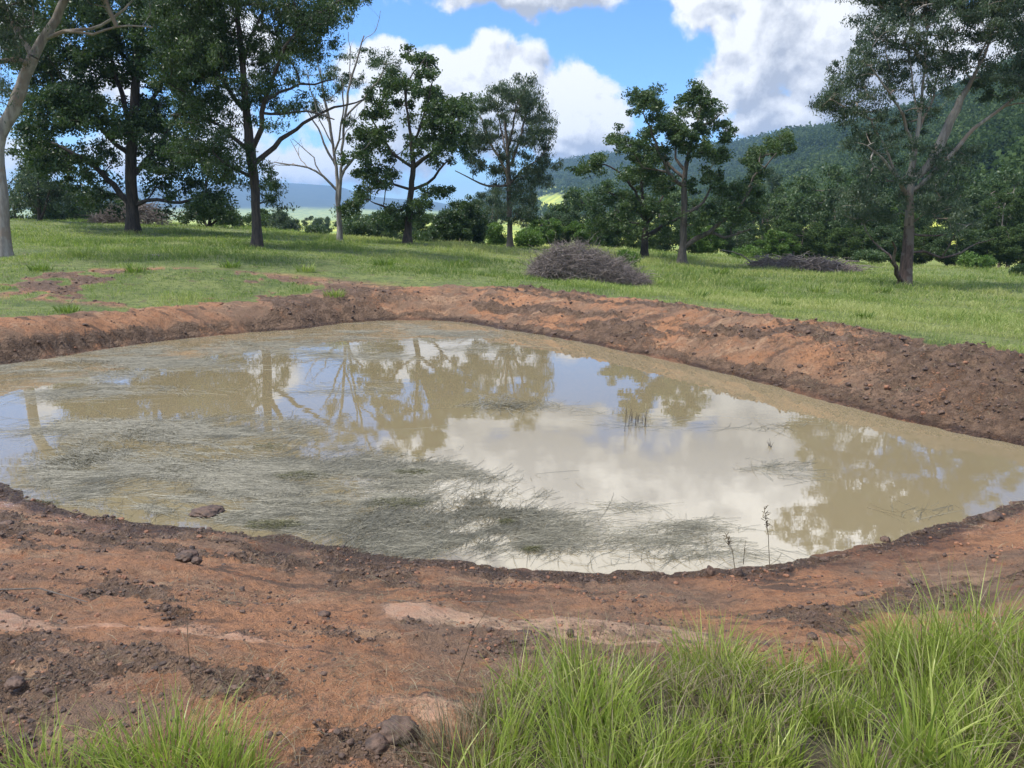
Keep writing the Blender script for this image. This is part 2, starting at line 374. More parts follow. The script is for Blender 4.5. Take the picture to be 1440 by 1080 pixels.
def m_leaf(name, a, b, c, trans=.3, rough=.45, spec=.3):
    m, t, p, o = mat(name)
    r = t.attr('rnd'); k = t.new('ShaderNodeValToRGB'); t.put(k.inputs[0], r)
    e = k.color_ramp.elements; e[0].color = (*a, 1); e[1].color = (*c, 1); e[1].position = 1; x = e.new(.5); x.color = (*b, 1)
    t.put(p.inputs['Base Color'], k.outputs[0]); p.inputs['Roughness'].default_value = rough; p.inputs['Specular IOR Level'].default_value = spec
    tr = t.new('ShaderNodeBsdfTranslucent'); t.put(tr.inputs[0], t.vmath('MULTIPLY', k.outputs[0], (1.35, 1.5, .7)))
    mx = t.new('ShaderNodeMixShader'); mx.inputs[0].default_value = trans
    t.l.new(p.outputs[0], mx.inputs[1]); t.l.new(tr.outputs[0], mx.inputs[2]); t.l.new(mx.outputs[0], o.inputs[0])
    return m
def m_bark(name, a, b, sc=3.0, patch=None):
    m, t, p, o = mat(name); P = t.new('ShaderNodeNewGeometry').outputs['Position']
    st = t.new('ShaderNodeMapping'); t.put(st.inputs[0], P); st.inputs['Scale'].default_value = (1, 1, .18)
    n = t.noise(st.outputs[0], sc*3, 6, .7); n2 = t.noise(P, sc*.5, 4, .6)
    c = t.mix(t.mapr(n, .35, .65), a, b)
    if patch: c = t.mix(t.mapr(n2, .48, .56), c, patch)
    t.put(p.inputs['Base Color'], c); p.inputs['Roughness'].default_value = .85
    bump(t, p, n, .04)
    return m
def m_plain(name, c1, c2, sc=8, rough=.8):
    m, t, p, o = mat(name); P = t.new('ShaderNodeNewGeometry').outputs['Position']
    n = t.noise(P, sc, 5, .65)
    t.put(p.inputs['Base Color'], t.mix(t.mapr(n, .35, .65), c1, c2)); p.inputs['Roughness'].default_value = rough
    bump(t, p, n, .01)
    return m
def m_water():
    m, t, p, o = mat('muddy_water'); P = t.new('ShaderNodeNewGeometry').outputs['Position']
    n1 = t.noise(P, .35, 3, .5)
    t.put(p.inputs['Base Color'], t.mix(n1, (.170, .136, .074), (.215, .175, .102)))
    p.inputs['Roughness'].default_value = .015; p.inputs['IOR'].default_value = 1.72
    st = t.new('ShaderNodeMapping'); t.put(st.inputs[0], P); st.inputs['Scale'].default_value = (1, 1.6, 1)
    a = t.noise(st.outputs[0], 2.2, 3, .5); b = t.noise(st.outputs[0], 11, 2, .5); msk = t.mapr(t.noise(P, .3, 2, .5), .42, .62, .15, 1)
    h = t.math('ADD', t.math('MULTIPLY', a, 1.0), t.math('MULTIPLY', t.math('MULTIPLY', b, .12), msk))
    bump(t, p, h, .0007, 1)
    return m
M = {}
M['ground'] = m_ground(); M['water'] = m_water()
M['leaf_dark'] = m_leaf('dark_gum_leaf', (.024, .046, .018), (.044, .076, .027), (.082, .115, .042), .25)
M['leaf_euc'] = m_leaf('grey_green_gum_leaf', (.030, .050, .033), (.060, .090, .054), (.122, .150, .090), .28)
M['leaf_green'] = m_leaf('green_oak_leaf', (.034, .062, .026), (.060, .098, .036), (.110, .150, .056), .27)
M['leaf_bush'] = m_leaf('bright_bush_leaf', (.045, .085, .018), (.085, .15, .028), (.15, .22, .05), .3)
M['leaf_wood'] = m_leaf('forest_leaf', (.036, .060, .026), (.062, .094, .036), (.100, .134, .052), .25, 1.0, 0.0)
M['grass'] = m_leaf('grass_blade', (.095, .150, .032), (.200, .265, .064), (.36, .36, .15), .35, .5)
M['tall_grass'] = m_leaf('tall_grass_blade', (.125, .175, .030), (.275, .335, .066), (.52, .49, .22), .35, .4)
M['straw'] = m_leaf('dry_straw', (.10, .075, .045), (.22, .18, .11), (.36, .31, .20), .15, .6)
M['weed'] = m_leaf('floating_weed_blade', (.10, .092, .062), (.165, .152, .108), (.25, .232, .17), .05, .5, .35)
M['weed_green'] = m_leaf('olive_weed_blade', (.05, .05, .018), (.085, .085, .03), (.13, .12, .05), .1, .5)
M['bark_dark'] = m_bark('dark_rough_bark', (.030, .024, .020), (.075, .058, .045))
M['bark_mid'] = m_bark('grey_brown_bark', (.075, .060, .048), (.155, .130, .105))
M['bark_pale'] = m_bark('pale_smooth_bark', (.17, .145, .12), (.33, .30, .26), 1.6, (.22, .17, .13))
M['bark_white'] = m_bark('whitish_bark', (.14, .12, .105), (.31, .28, .25), 2)
M['bark_red'] = m_bark('shaggy_red_brown_bark', (.045, .030, .024), (.125, .080, .060), 3, (.14, .11, .09))
M['twig'] = m_plain('dead_twig', (.085, .068, .055), (.25, .205, .18), 6)
M['clod'] = m_plain('dark_mud_clod', (.038, .024, .017), (.11, .065, .042), 20, .75)
M['clod_red'] = m_plain('red_clay_clod', (.13, .06, .035), (.26, .12, .06), 20, .8)
# ------------------------------------------------------------------ ground, hills, water
def terrain():
    rs = [.35]; 
    while rs[-1] < 7.2: rs.append(rs[-1]*1.0065)
    while rs[-1] < 22: rs.append(rs[-1]*1.0055)
    while rs[-1] < 130: rs.append(rs[-1]*1.018)
    n_near = len(rs)
    while rs[-1] < 7500: rs.append(rs[-1]*1.022)
    rs = np.array(rs)
    front = np.radians(np.arange(-52, 52.01, .2)); rest = np.radians(np.arange(54, 306.1, 2.0))
    az = np.r_[front, rest]; A = len(az)
    R, Z = np.meshgrid(rs, az, indexing='ij'); X, Y = R*np.sin(Z), R*np.cos(Z)
    z, soil, mud, wet, d = land(X, Y)
    _, wood = wood_mask(X, Y)
    def part(i0, i1, name, label_kind):
        x, y, h = X[i0:i1], Y[i0:i1], z[i0:i1]
        V = np.stack([x, y, h], -1).reshape(-1, 3); n = i1-i0
        i = np.arange(n-1)[:, None]*A; j = np.arange(A)[None]; j2 = (j+1) % A
        Fc = np.stack([i+j, i+j2, i+A+j2, i+A+j], -1).reshape(-1, 4)[:, ::-1]
        at = {k: v[i0:i1].ravel() for k, v in (('soil', soil), ('mud', mud), ('wet', wet), ('wood', wood))}
        if i0 == 0:
            V = np.vstack([V, [[0, 0, H(0, 0)]]]); c = len(V)-1
            at = {k: np.r_[v, v[0]] for k, v in at.items()}
            jj = np.arange(A); Fc = np.vstack([Fc, np.stack([jj, (jj+1) % A, np.full(A, c), np.full(A, c)], -1)[:, ::-1]]) if False else Fc
        o = mesh_np(name, V, Fc, M['ground'], vert_attr=at, smooth=True); tag(o, kind='structure'); return o
    part(0, n_near, 'ground', None); part(n_near-1, len(rs), 'hills', None)
PAST = [(790,287,45,14),(1128,266,28,9),(1395,236,34,16),(930,300,30,8)]
def wood_mask(X, Y):
    """where forest covers the hills (1) and where there is open pasture (0)"""
    r = np.hypot(X, Y); az = np.arctan2(X, Y); R = np.interp(az, HILL[0], HILL[2]); te = np.interp(az, HILL[0], HILL[1], left=-1)
    s = (r-.26*R)/(R*.74); w = sstep(.0, .12, s)*(te > -.01)*(Y > 0)*(az > HILL[0][0])
    w2 = sstep(4200, 4700, r)
    n = fbm(X/70, Y/70, 3, 91); w = w*(1-sstep(.60, .66, n)*(s < .6))
    hz = np.where((w > 0), 1, 0)
    if np.size(X):
        zz = land(X, Y, False)[0] if np.ndim(X) else None
        d2 = CP*Y - SP*(zz-CAM_Z); px = 720+F*X/np.where(d2 > 1, d2, 1); py = 540-F*(SP*Y+CP*(zz-CAM_Z))/np.where(d2 > 1, d2, 1)
        for a, b, c, e in PAST:
            q = ((px-a)/c)**2+((py-b)/e)**2+(fbm(X/40, Y/40, 3, 95)-.5)*1.2
            w = w*sstep(.7, 1.1, q)
    return r, np.maximum(w, w2*(r > 300))
terrain()
def water():
    V = [(p[0], p[1], 0) for p in POLY]
    bm = bmesh.new()
    c = POLY.mean(0); ps = [c + (p-c)*1.0 for p in POLY]
    # reach 0.6 m under the banks so that the shoreline is where the ground meets the level water
    n = len(POLY); out = []
    for i in range(n):
        tng = POLY[(i+1) % n]-POLY[i-1]; nm = np.array([tng[1], -tng[0]]); nm /= np.linalg.norm(nm)
        q = POLY[i]+nm*.7
        if in_poly(np.array([q[0]]), np.array([q[1]]), POLY)[0]: q = POLY[i]-nm*.7
        out.append(q)
    vs = [bm.verts.new((p[0], p[1], 0.0)) for p in out]; f = bm.faces.new(vs); bmesh.ops.triangulate(bm, faces=[f])
    for f in bm.faces:
        if f.normal.z < 0: f.normal_flip()
    me = bpy.data.meshes.new('pond_water'); bm.to_mesh(me); bm.free(); me.materials.append(M['water'])
    o = bpy.data.objects.new('pond_water', me); COL.objects.link(o); tag(o, kind='structure')
water()
# ------------------------------------------------------------------ trees
def tubes(lines, sides=6):
    """lines: list of (points Nx3, radii N) -> verts, quads"""
    V = []; Fc = []; off = 0
    for pts, rad in lines:
        pts = np.asarray(pts, float); rad = np.asarray(rad, float); n = len(pts)
        if n < 2: continue
        k = sides if rad.max() > .03 else (4 if rad.max() > .012 else 3)
        if rad.max() > .12: k = 12
        T = np.gradient(pts, axis=0); T /= np.linalg.norm(T, axis=1)[:, None]+1e-9
        ref = np.array([1., .3, 0]) if abs(T[:, 2]).mean() > .5 else np.array([0, 0, 1.])
        A = np.cross(T, ref); A /= np.linalg.norm(A, axis=1)[:, None]+1e-9; B = np.cross(T, A)
        th = np.arange(k)*2*np.pi/k
        ring = pts[:, None]+rad[:, None, None]*(np.cos(th)[None, :, None]*A[:, None]+np.sin(th)[None, :, None]*B[:, None])
        V.append(ring.reshape(-1, 3)); i = np.arange(n-1)[:, None]*k; j = np.arange(k)[None]; j2 = (j+1) % k
        Fc.append((np.stack([i+j, i+j2, i+k+j2, i+k+j], -1).reshape(-1, 4)+off)); off += n*k
    return (np.vstack(V), np.vstack(Fc)) if V else (np.zeros((0, 3)), np.zeros((0, 4), int))
def leaves(rng, C, rad, n, L, W, droop=.5, flat=.75):
    """diamond leaves in clumps round the points C"""
    m = len(C)*n; c = np.repeat(C, n, 0); r = np.repeat(rad, n)[:, None]
    q = rng.normal(size=(m, 3)); q /= np.linalg.norm(q, axis=1)[:, None]; q *= (rng.random((m, 1))**.62)*np.repeat(rng.uniform(.6, 1.55, (len(C), 3)), n, 0)
    q[:, 2] *= flat
    p = c+q*r
    a = rng.normal(size=(m, 3)); a[:, 2] -= droop*2.0; a /= np.linalg.norm(a, axis=1)[:, None]
    b = np.cross(a, rng.normal(size=(m, 3))); b /= np.linalg.norm(b, axis=1)[:, None]+1e-9
    s = rng.uniform(.6, 1.35, (m, 1)); a = a*L*s*.5; b = b*W*s*.5
    V = np.stack([p-a, p+b-a*.2, p+a, p-b-a*.2], 1).reshape(-1, 3); Fc = np.arange(m*4).reshape(-1, 4)
    cl = np.repeat(rng.random(len(C)), n)
    return V, Fc, np.clip(cl*.55+rng.random(m)*.45, 0, 1)
def smooth_line(P, R, step, rng, wob):
    P = np.asarray(P, float); R = np.asarray(R, float); o = []; r = []
    for i in range(len(P)-1):
        p0, p1, p2, p3 = P[max(i-1, 0)], P[i], P[i+1], P[min(i+2, len(P)-1)]
        k = max(1, int(np.linalg.norm(p2-p1)/step))
        for j in range(k):
            t = j/k; o.append(.5*((2*p1)+(-p0+p2)*t+(2*p0-5*p1+4*p2-p3)*t*t+(-p0+3*p1-3*p2+p3)*t**3)); r.append(R[i]*(1-t)+R[i+1]*t)
    o.append(P[-1]); r.append(R[-1]); o = np.array(o); r = np.array(r)
    w = rng.normal(size=o.shape)*wob; w[0] = 0; w[-1] *= .5
    o[1:-1] += w[1:-1]
    return o, r
def grow(rng, lines, C, n_limb, tip=.007, gain=.5, up=.12):
    """join every leaf clump C to the nearest wood, so that boughs fork like boughs; returns thin lines"""
    nodes = []; par = []
    for P, R in lines:
        for p in P: nodes.append(p); par.append(-1)
    fixed = len(nodes); skip = set()
    N = np.array(nodes); root = N[0]
    order = np.argsort([np.min(np.linalg.norm(N-c, axis=1)) for c in C])
    nodes = list(N); ch = []
    load = [0]*fixed
    for ci in order:
        c = C[ci]; A = np.array(nodes); dv = c-A; d = np.linalg.norm(dv, axis=1)
        cost = d + np.maximum(0, -dv[:, 2])*.9 + .04*np.linalg.norm(A-root, axis=1)
        i = int(np.argmin(cost)); p = A[i]; L = d[i]
        if L < .05: continue
        k = max(2, int(L/.45)+1); prev = i; idx = [i]
        side = rng.normal(size=3)*L*.10; side[2] += up*L*.3
        for j in range(1, k+1):
            t = j/k; q = p*(1-t)+c*t + side*math.sin(math.pi*t)+rng.normal(size=3)*L*.025*(j < k)
            nodes.append(q); par.append(prev); load.append(0); prev = len(nodes)-1; idx.append(prev)
        ch.append(idx); load[prev] += 1
    for i in range(len(nodes)-1, -1, -1):
        if par[i] >= 0: load[par[i]] += load[i]
    out = []
    for idx in ch:
        pts = [nodes[i] for i in idx]; rr = [tip*(max(load[i], 1))**gain for i in idx]
        rr[0] = min(rr[0], rr[1]*1.25); out.append((np.array(pts), np.array(rr)))
    return out
def clumps(rng, blobs, D, s, size, dens, depth=.75, yc=0.):
    """leaf clumps through the volume of each bough's foliage mass; blobs in photo pixels at distance D"""
    C = []
    for b in blobs:
        px, py, rx, ry = b[:4]; dy = b[4] if len(b) > 4 else rng.uniform(-1, 1)*depth
        rx, ry = rx*s, ry*s; rd = (rx+ry)*.55
        c = at_y(px, py, D+yc+dy)
        n = max(3, int(dens*rx*ry*rd/(size**3)*.42+.5*rx*ry/size**2))
        q = rng.normal(size=(n, 3)); q /= np.linalg.norm(q, axis=1)[:, None]; q *= rng.uniform(.25, 1, (n, 1))**.5
        C.append(c+q*np.array([rx, rd, ry]))
    return np.vstack(C)
def photo_tree(name, label, base, D, trunk, limbs, blobs, bark, leaf, seed, clump=.55, nleaf=70, L=.16, W=.05, dens=.6, droop=.5, depth=1.5, group=None, cat='tree', twigs=(), tip=.008, flare=1.5, top_bark=None, fill=.55):
    rng = np.random.default_rng(seed); s = D/F/CP
    b0 = at_y(base[0], base[1], D); g = H(b0[0], b0[1]); b0[2] = g
    root = empty(name, b0); tag(root, label, cat, group)
    def line(rows, drift=0., start=None):
        P = []; R = []
        for i, r in enumerate(rows):
            dd = r[3] if len(r) > 3 else drift*i/max(1, len(rows)-1)
            P.append(at_y(r[0], r[1], D+dd)); R.append(r[2]*s*.5*(.75 if r[2]>9 else .78))
        return P, R
    P, R = line([(base[0], base[1], trunk[0][2])]+list(trunk[1:])); P[0] = b0.copy(); P[0][2] -= .15
    Pt, Rt = smooth_line(P, R, .35, rng, .012)
    hgt = Pt[:, 2]-g; Rt = Rt*(1+(flare-1)*np.exp(-np.clip(hgt, 0, 9)/.28))
    main = [(Pt, Rt)]
    for lb in limbs:
        P, R = line(lb, rng.uniform(-1, 1)*depth); q = P[0]
        allp = np.vstack([m[0] for m in main]); P[0] = allp[np.argmin(np.linalg.norm((allp-q)*np.array([1, .15, 1]), axis=1))]
        main.append(smooth_line(P, R, .4, rng, .035))
    if blobs:
        extra = []
        for i, a in enumerate(blobs):
            near_b = sorted(blobs[:i]+blobs[i+1:], key=lambda b: math.hypot(b[0]-a[0], b[1]-a[1]))[:3]
            for b in near_b:
                dd = math.hypot(b[0]-a[0], b[1]-a[1])
                if dd < (a[2]+b[2])*1.25 and rng.random() < fill: extra.append(((a[0]+b[0])/2+rng.uniform(-.2, .2)*dd, (a[1]+b[1])/2+rng.uniform(-.2, .2)*dd, (a[2]+b[2])*.42, (a[3]+b[3])*.42))
        blobs = [(b[0], b[1], b[2]*1.08, b[3]*1.12)+tuple(b[4:]) for b in blobs]+extra
        C = clumps(rng, blobs, D, s, clump*.9, dens*1.9, depth); nleaf = int(nleaf*1.75); W *= .92; L *= .80; br = grow(rng, main, C, 0, tip)
    else: C = np.zeros((0, 3)); br = []
    for tw in twigs:
        P, R = line(tw, rng.uniform(-1, 1)); allp = np.vstack([m[0] for m in main]); P[0] = allp[np.argmin(np.linalg.norm(allp-P[0], axis=1))]
        a, r = smooth_line(P, R, .3, rng, .04); br.append((a, r))
        for k in range(len(a)//2, len(a)-1, 2):
            q = a[k]+np.array([rng.uniform(-.5, .5), rng.uniform(-.5, .5), rng.uniform(.1, .9)]); br.append((np.array([a[k], (a[k]+q)/2+rng.normal(size=3)*.05, q]), np.array([r[k]*.6, r[k]*.4, .004])))
    V, Fc = tubes(main, 10); mats = [bark] if top_bark is None else [bark, top_bark]
    mi = None
    if top_bark is not None:
        zc = V[Fc].mean(1)[:, 2]-g; hh = V[:, 2].max()-g; mi = (zc+rng.normal(size=len(zc))*.03*hh > hh*.27).astype(int)
    if mi is None: mi = np.zeros(len(Fc), int)
    if br:
        V2, F2 = tubes(br, 5); mi = np.r_[mi, np.full(len(F2), len(mats)-1)]; Fc = np.vstack([Fc, F2+len(V)]); V = np.vstack([V, V2])
    mesh_np('trunk', V-b0, Fc, mats, root, smooth=True, midx=mi)
    if len(C):
        rad = rng.uniform(.7, 1.25, len(C))*clump
        V, Fc, r = leaves(rng, C, rad, nleaf, L, W, droop); mesh_np('crown', V-b0, Fc, leaf, root, face_attr={'rnd': r}); print(name, len(C), len(Fc))
    return root
B = M
# the pale gum at the left edge of the photograph
photo_tree('gum_tree', 'pale smooth-barked gum with a curved forking trunk, leftmost and nearest tree', (6,362), 26,
 [(6,362,24),(6,330,20),(4,280,18),(0,230,18),(0,190,20),(18,155,22),(35,110,19),(47,80,19)],
 [[(47,80,17),(62,55,15),(78,28,14),(92,-5,13),(104,-60,10),(112,-140,6)],[(45,78,12),(30,55,10),(12,20,9),(-2,-10,8),(-20,-70,5)],[(40,84,10),(25,84,9),(0,88,8),(-40,80,5)],
  [(62,56,7),(90,45,6),(125,42,5),(160,25,4),(190,0,3),(225,-12,2)],[(80,48,5),(130,46,4),(180,36,3),(215,38,2)]],
 [(5,-40,60,35),(60,-80,80,50),(110,-30,50,26),(20,20,40,20),(-40,30,70,60),(150,5,38,12),(5,55,26,16),(20,130,20,14),(-30,130,40,40),(120,-90,90,50),(185,-30,60,22)],
 B['bark_pale'], B['leaf_euc'], 11, clump=.42, nleaf=80, L=.13, W=.035, dens=.5, depth=1.3, droop=.8)
# big dense tree behind it
photo_tree('broad_tree', 'big dense dark green tree with a thick trunk, second large tree from the left', (187,328), 45,
 [(187,328,26),(186,290,20),(184,240,19),(186,190,18),(190,130,15),(195,70,12),(200,10,8),(205,-40,4)],
 [[(180,292,12),(160,262,10),(135,235,8),(105,215,6),(70,200,3)],[(186,200,10),(178,160,9),(165,110,7),(150,60,5),(140,10,3)],[(188,250,10),(215,215,8),(240,180,7),(265,140,5),(285,90,3)],
  [(190,290,8),(220,280,6),(255,285,5),(290,270,3)],[(186,225,9),(150,190,7),(115,150,5),(85,110,3)],[(190,180,9),(215,140,7),(235,90,5),(245,40,3)]],
 [(45,165,30,24),(35,70,34,26),(60,40,40,24),(100,155,40,26),(290,60,36,30),(120,-20,60,24),(40,215,26,16),(110,215,52,24),(60,200,34,22),(80,150,44,30),(60,110,30,30),(120,110,42,32),(170,75,45,34),(110,55,42,30),(160,20,48,34),(210,40,44,34),(240,90,42,32),(200,130,38,26),(150,165,40,26),
  (240,165,44,26),(275,215,42,28),(300,255,34,22),(240,225,38,20),(225,265,36,16),(270,290,40,16),(130,255,40,15),(70,240,30,14),(180,205,30,18),(60,70,30,30),(90,10,40,26),(250,15,40,30),(165,-30,70,26),(290,120,34,30),(205,180,30,18),(310,290,22,14),(150,292,22,10)],
 B['bark_dark'], B['leaf_dark'], 12, clump=.62, nleaf=95, L=.22, W=.10, dens=.46, depth=3.2, droop=.25, flare=1.35, fill=.75)
# tall dark tree right of it
photo_tree('dark_gum_tree', 'tall dark-trunked tree with a low limb reaching towards the slender pale tree', (361,348), 34,
 [(361,348,20),(360,300,15),(357,250,16),(352,215,18),(348,170,14),(343,120,11),(338,60,9),(332,0,6),(328,-50,3)],
 [[(362,235,10),(375,215,9),(395,196,8),(415,180,6),(440,165,5),(470,152,4),(510,140,2)],[(356,215,10),(365,180,9),(372,140,8),(385,105,6),(400,65,5),(430,30,4),(470,5,3),(505,-15,2)],
  [(350,215,8),(330,195,7),(305,175,5),(280,165,4),(255,160,2)],[(346,160,8),(325,130,7),(300,95,5),(275,55,4),(255,15,2)],[(350,250,7),(335,240,5),(315,230,4),(300,215,2)],[(372,140,6),(395,130,5),(425,120,4),(470,112,2)],[(340,90,6),(355,50,5),(372,10,3)],
  [(368,165,5),(400,160,4),(430,155,3),(470,168,2)]],
 [(250,120,34,24),(235,70,34,26),(225,20,40,30),(262,165,26,18),(245,215,26,18),(300,-10,60,24),(455,30,24,14),(480,18,26,10),(420,50,22,14),(340,150,48,22),(290,150,36,20),(320,110,46,24),(275,90,44,28),(300,50,50,28),(345,70,40,26),(270,25,40,28),(340,15,52,26),(400,45,40,22),(390,85,34,18),(430,20,36,18),(470,8,36,14),(500,-8,26,12),(430,75,22,12),
  (415,140,26,12),(395,165,28,12),(330,190,30,16),(300,215,32,18),(335,235,26,14),(275,200,26,14),(375,255,16,18),(385,280,16,16),(350,-30,90,26),(260,-20,60,26),(450,60,20,10),(310,245,26,10),(285,135,24,14),(440,-10,60,18),(360,120,26,14),(250,60,20,20)],
 B['bark_dark'], B['leaf_dark'], 13, clump=.45, nleaf=85, L=.17, W=.05, dens=.46, depth=2.0, droop=.6, flare=1.4, fill=.7)
# pale, nearly leafless tree
photo_tree('pale_sparse_tree', 'slender whitish tree, almost bare, with a few tufts of leaves at the top', (479,341), 43,
 [(479,341,11),(477,310,9),(475,280,7),(474,245,5.5),(468,205,4.5),(462,165,5),(455,130,3.5),(450,95,2)],
 [[(476,285,6),(480,250,5.5),(482,210,4.5),(484,170,4),(490,130,4),(500,90,3),(512,50,2)],[(474,265,4.5),(455,248,4),(432,236,3),(405,232,2.5),(385,228,1.5)],[(481,245,5),(492,228,4.5),(505,215,3.5),(520,200,2)],
  [(473,240,4),(462,215,4),(452,190,3),(440,170,2.5),(425,150,1.5)],[(470,215,4),(478,185,3),(483,150,2.5),(480,110,2)],[(484,175,4),(510,140,3),(530,115,2.5),(545,90,1.5)]],
 [(478,98,24,14),(452,108,18,11),(512,82,18,14),(528,95,15,11),(548,85,15,8),(500,110,17,10),(455,150,20,12),(425,95,16,10),(470,125,16,10),(405,110,18,10),(487,165,8,12),(445,128,12,8),(520,130,10,8),(438,150,10,7),(557,98,8,6)],
 B['bark_white'], B['leaf_dark'], 14, clump=.40, nleaf=90, L=.17, W=.045, dens=.5, depth=1.5, droop=.6, tip=.007, flare=1.25, fill=0,
 twigs=[[(455,248,3),(440,222,2),(425,205,1.2),(410,195,.8)],[(432,236,2),(418,215,1.5),(408,196,.8)],[(405,232,2),(390,232,1.2),(378,226,.8)],[(468,205,2.5),(450,170,2),(438,130,1.5),(430,90,.8)],[(482,200,2),(500,170,1.5),(515,150,.8)],[(490,120,2),(492,80,1.5),(490,45,.8)],[(512,60,1.5),(530,40,1),(535,15,.6)],[(455,130,1.6),(447,90,1.2),(452,55,.7)],[(462,170,2),(440,130,1.2),(425,95,.8)]])
# irregular oak-like tree
photo_tree('spreading_tree', 'irregular green tree with a forked dark trunk, just right of the pale sparse tree', (573,344), 44,
 [(573,344,16),(574,310,12),(577,280,11),(579,255,10),(581,235,9),(578,200,6),(573,160,4),(568,120,3)],
 [[(580,240,8),(595,225,7),(612,212,5),(630,195,4),(645,170,2)],[(578,262,6),(600,258,5),(618,240,4),(630,225,2)],[(577,240,6),(560,222,5),(545,205,4),(530,180,3),(515,150,2)],[(575,292,6),(560,296,4.5),(540,290,3.5),(525,285,2)],
  [(578,210,5),(590,180,4),(600,150,3),(608,115,2)],[(573,270,5),(555,260,4),(535,255,3),(515,240,2)],[(568,150,3),(575,115,2.5),(588,95,2),(600,80,1.5)]],
 [(575,75,16,9),(590,88,14,9),(604,100,12,9),(560,125,26,16),(535,135,22,14),(590,122,18,12),(560,158,28,15),(525,165,20,14),(515,195,24,18),(540,200,20,14),(505,230,22,16),(525,260,20,18),(500,285,18,12),(545,240,18,12),(600,160,18,14),(628,148,16,12),(645,150,14,12),
  (625,178,24,16),(610,200,18,10),(640,205,18,14),(655,175,18,14),(618,225,16,10),(590,190,18,10),(575,215,14,8),(555,290,14,10),(585,300,14,10),(605,275,12,9),(628,270,12,8),(540,308,22,10),(560,320,12,8),(660,140,12,10),(488,300,10,8),(610,135,12,9),(545,105,12,9)],
 B['bark_dark'], B['leaf_green'], 15, clump=.42, nleaf=80, L=.19, W=.09, dens=.42, depth=2.2, droop=.2, fill=.6)
# rounded gum
photo_tree('rounded_gum_tree', 'tall gum with a rounded drooping grey-green crown, left of the large brush pile', (717,349), 50,
 [(717,349,12),(717,320,9),(716,285,9),(715,250,8),(714,220,7),(712,190,5),(708,160,3)],
 [[(716,250,5),(700,220,4.5),(685,190,3.5),(672,160,2)],[(715,240,5),(728,205,4.5),(738,170,3.5),(745,140,2)],[(716,262,4),(695,262,4),(675,258,3),(655,248,2),(640,240,1.5)],[(715,225,4),(706,190,3),(700,155,2)],[(717,258,4),(735,240,3),(755,225,2.5),(770,210,1.5)],[(714,210,4),(722,180,3),(725,150,2)]],
 [(680,140,24,16),(705,128,24,13),(735,128,22,14),(660,160,16,14),(755,150,18,18),(725,150,24,14),(700,160,20,12),(665,190,20,16),(690,185,18,14),(735,175,22,15),(762,180,14,16),(775,200,14,12),(750,205,20,14),(720,205,16,14),(668,215,18,14),(645,205,12,10),(700,220,14,12),
  (778,225,12,12),(755,232,16,14),(735,240,16,14),(705,250,18,14),(735,268,20,14),(700,280,18,16),(728,295,20,16),(745,285,16,14),(675,240,10,8),(745,310,12,10),(700,305,12,12),(765,255,10,12)],
 B['bark_mid'], B['leaf_euc'], 16, clump=.46, nleaf=85, L=.22, W=.05, dens=.5, depth=2.4, droop=.9, fill=.75)
# two rough trees right of the brush pile
photo_tree('low_oak_tree', 'dark forked tree with a low spreading crown, behind and left of the grey spreading oak', (906,362), 53,
 [(906,362,14),(907,335,12),(908,315,10),(906,290,7),(902,262,5),(900,235,3)],
 [[(908,330,8),(925,322,7),(945,312,5),(962,302,4),(980,290,2)],[(906,312,5),(893,290,4),(875,278,3),(855,270,2)],[(906,300,5),(888,260,4),(868,240,3),(850,232,2.5),(825,235,1.5)],[(909,318,6),(922,295,5),(935,270,3),(945,245,2)]],
 [(828,234,20,10),(815,238,10,7),(850,222,8,6),(870,248,20,10),(890,232,16,10),(865,270,24,11),(840,285,20,10),(880,290,22,11),(860,305,26,11),(905,255,18,12),(930,265,18,12),(905,290,16,10),(885,322,22,10),(930,300,18,10),(950,330,24,12),(850,330,22,12),(835,312,16,10),(925,235,16,10)],
 B['bark_dark'], B['leaf_green'], 17, clump=.5, nleaf=75, L=.22, W=.10, dens=.5, depth=2.0, droop=.15, fill=.5)
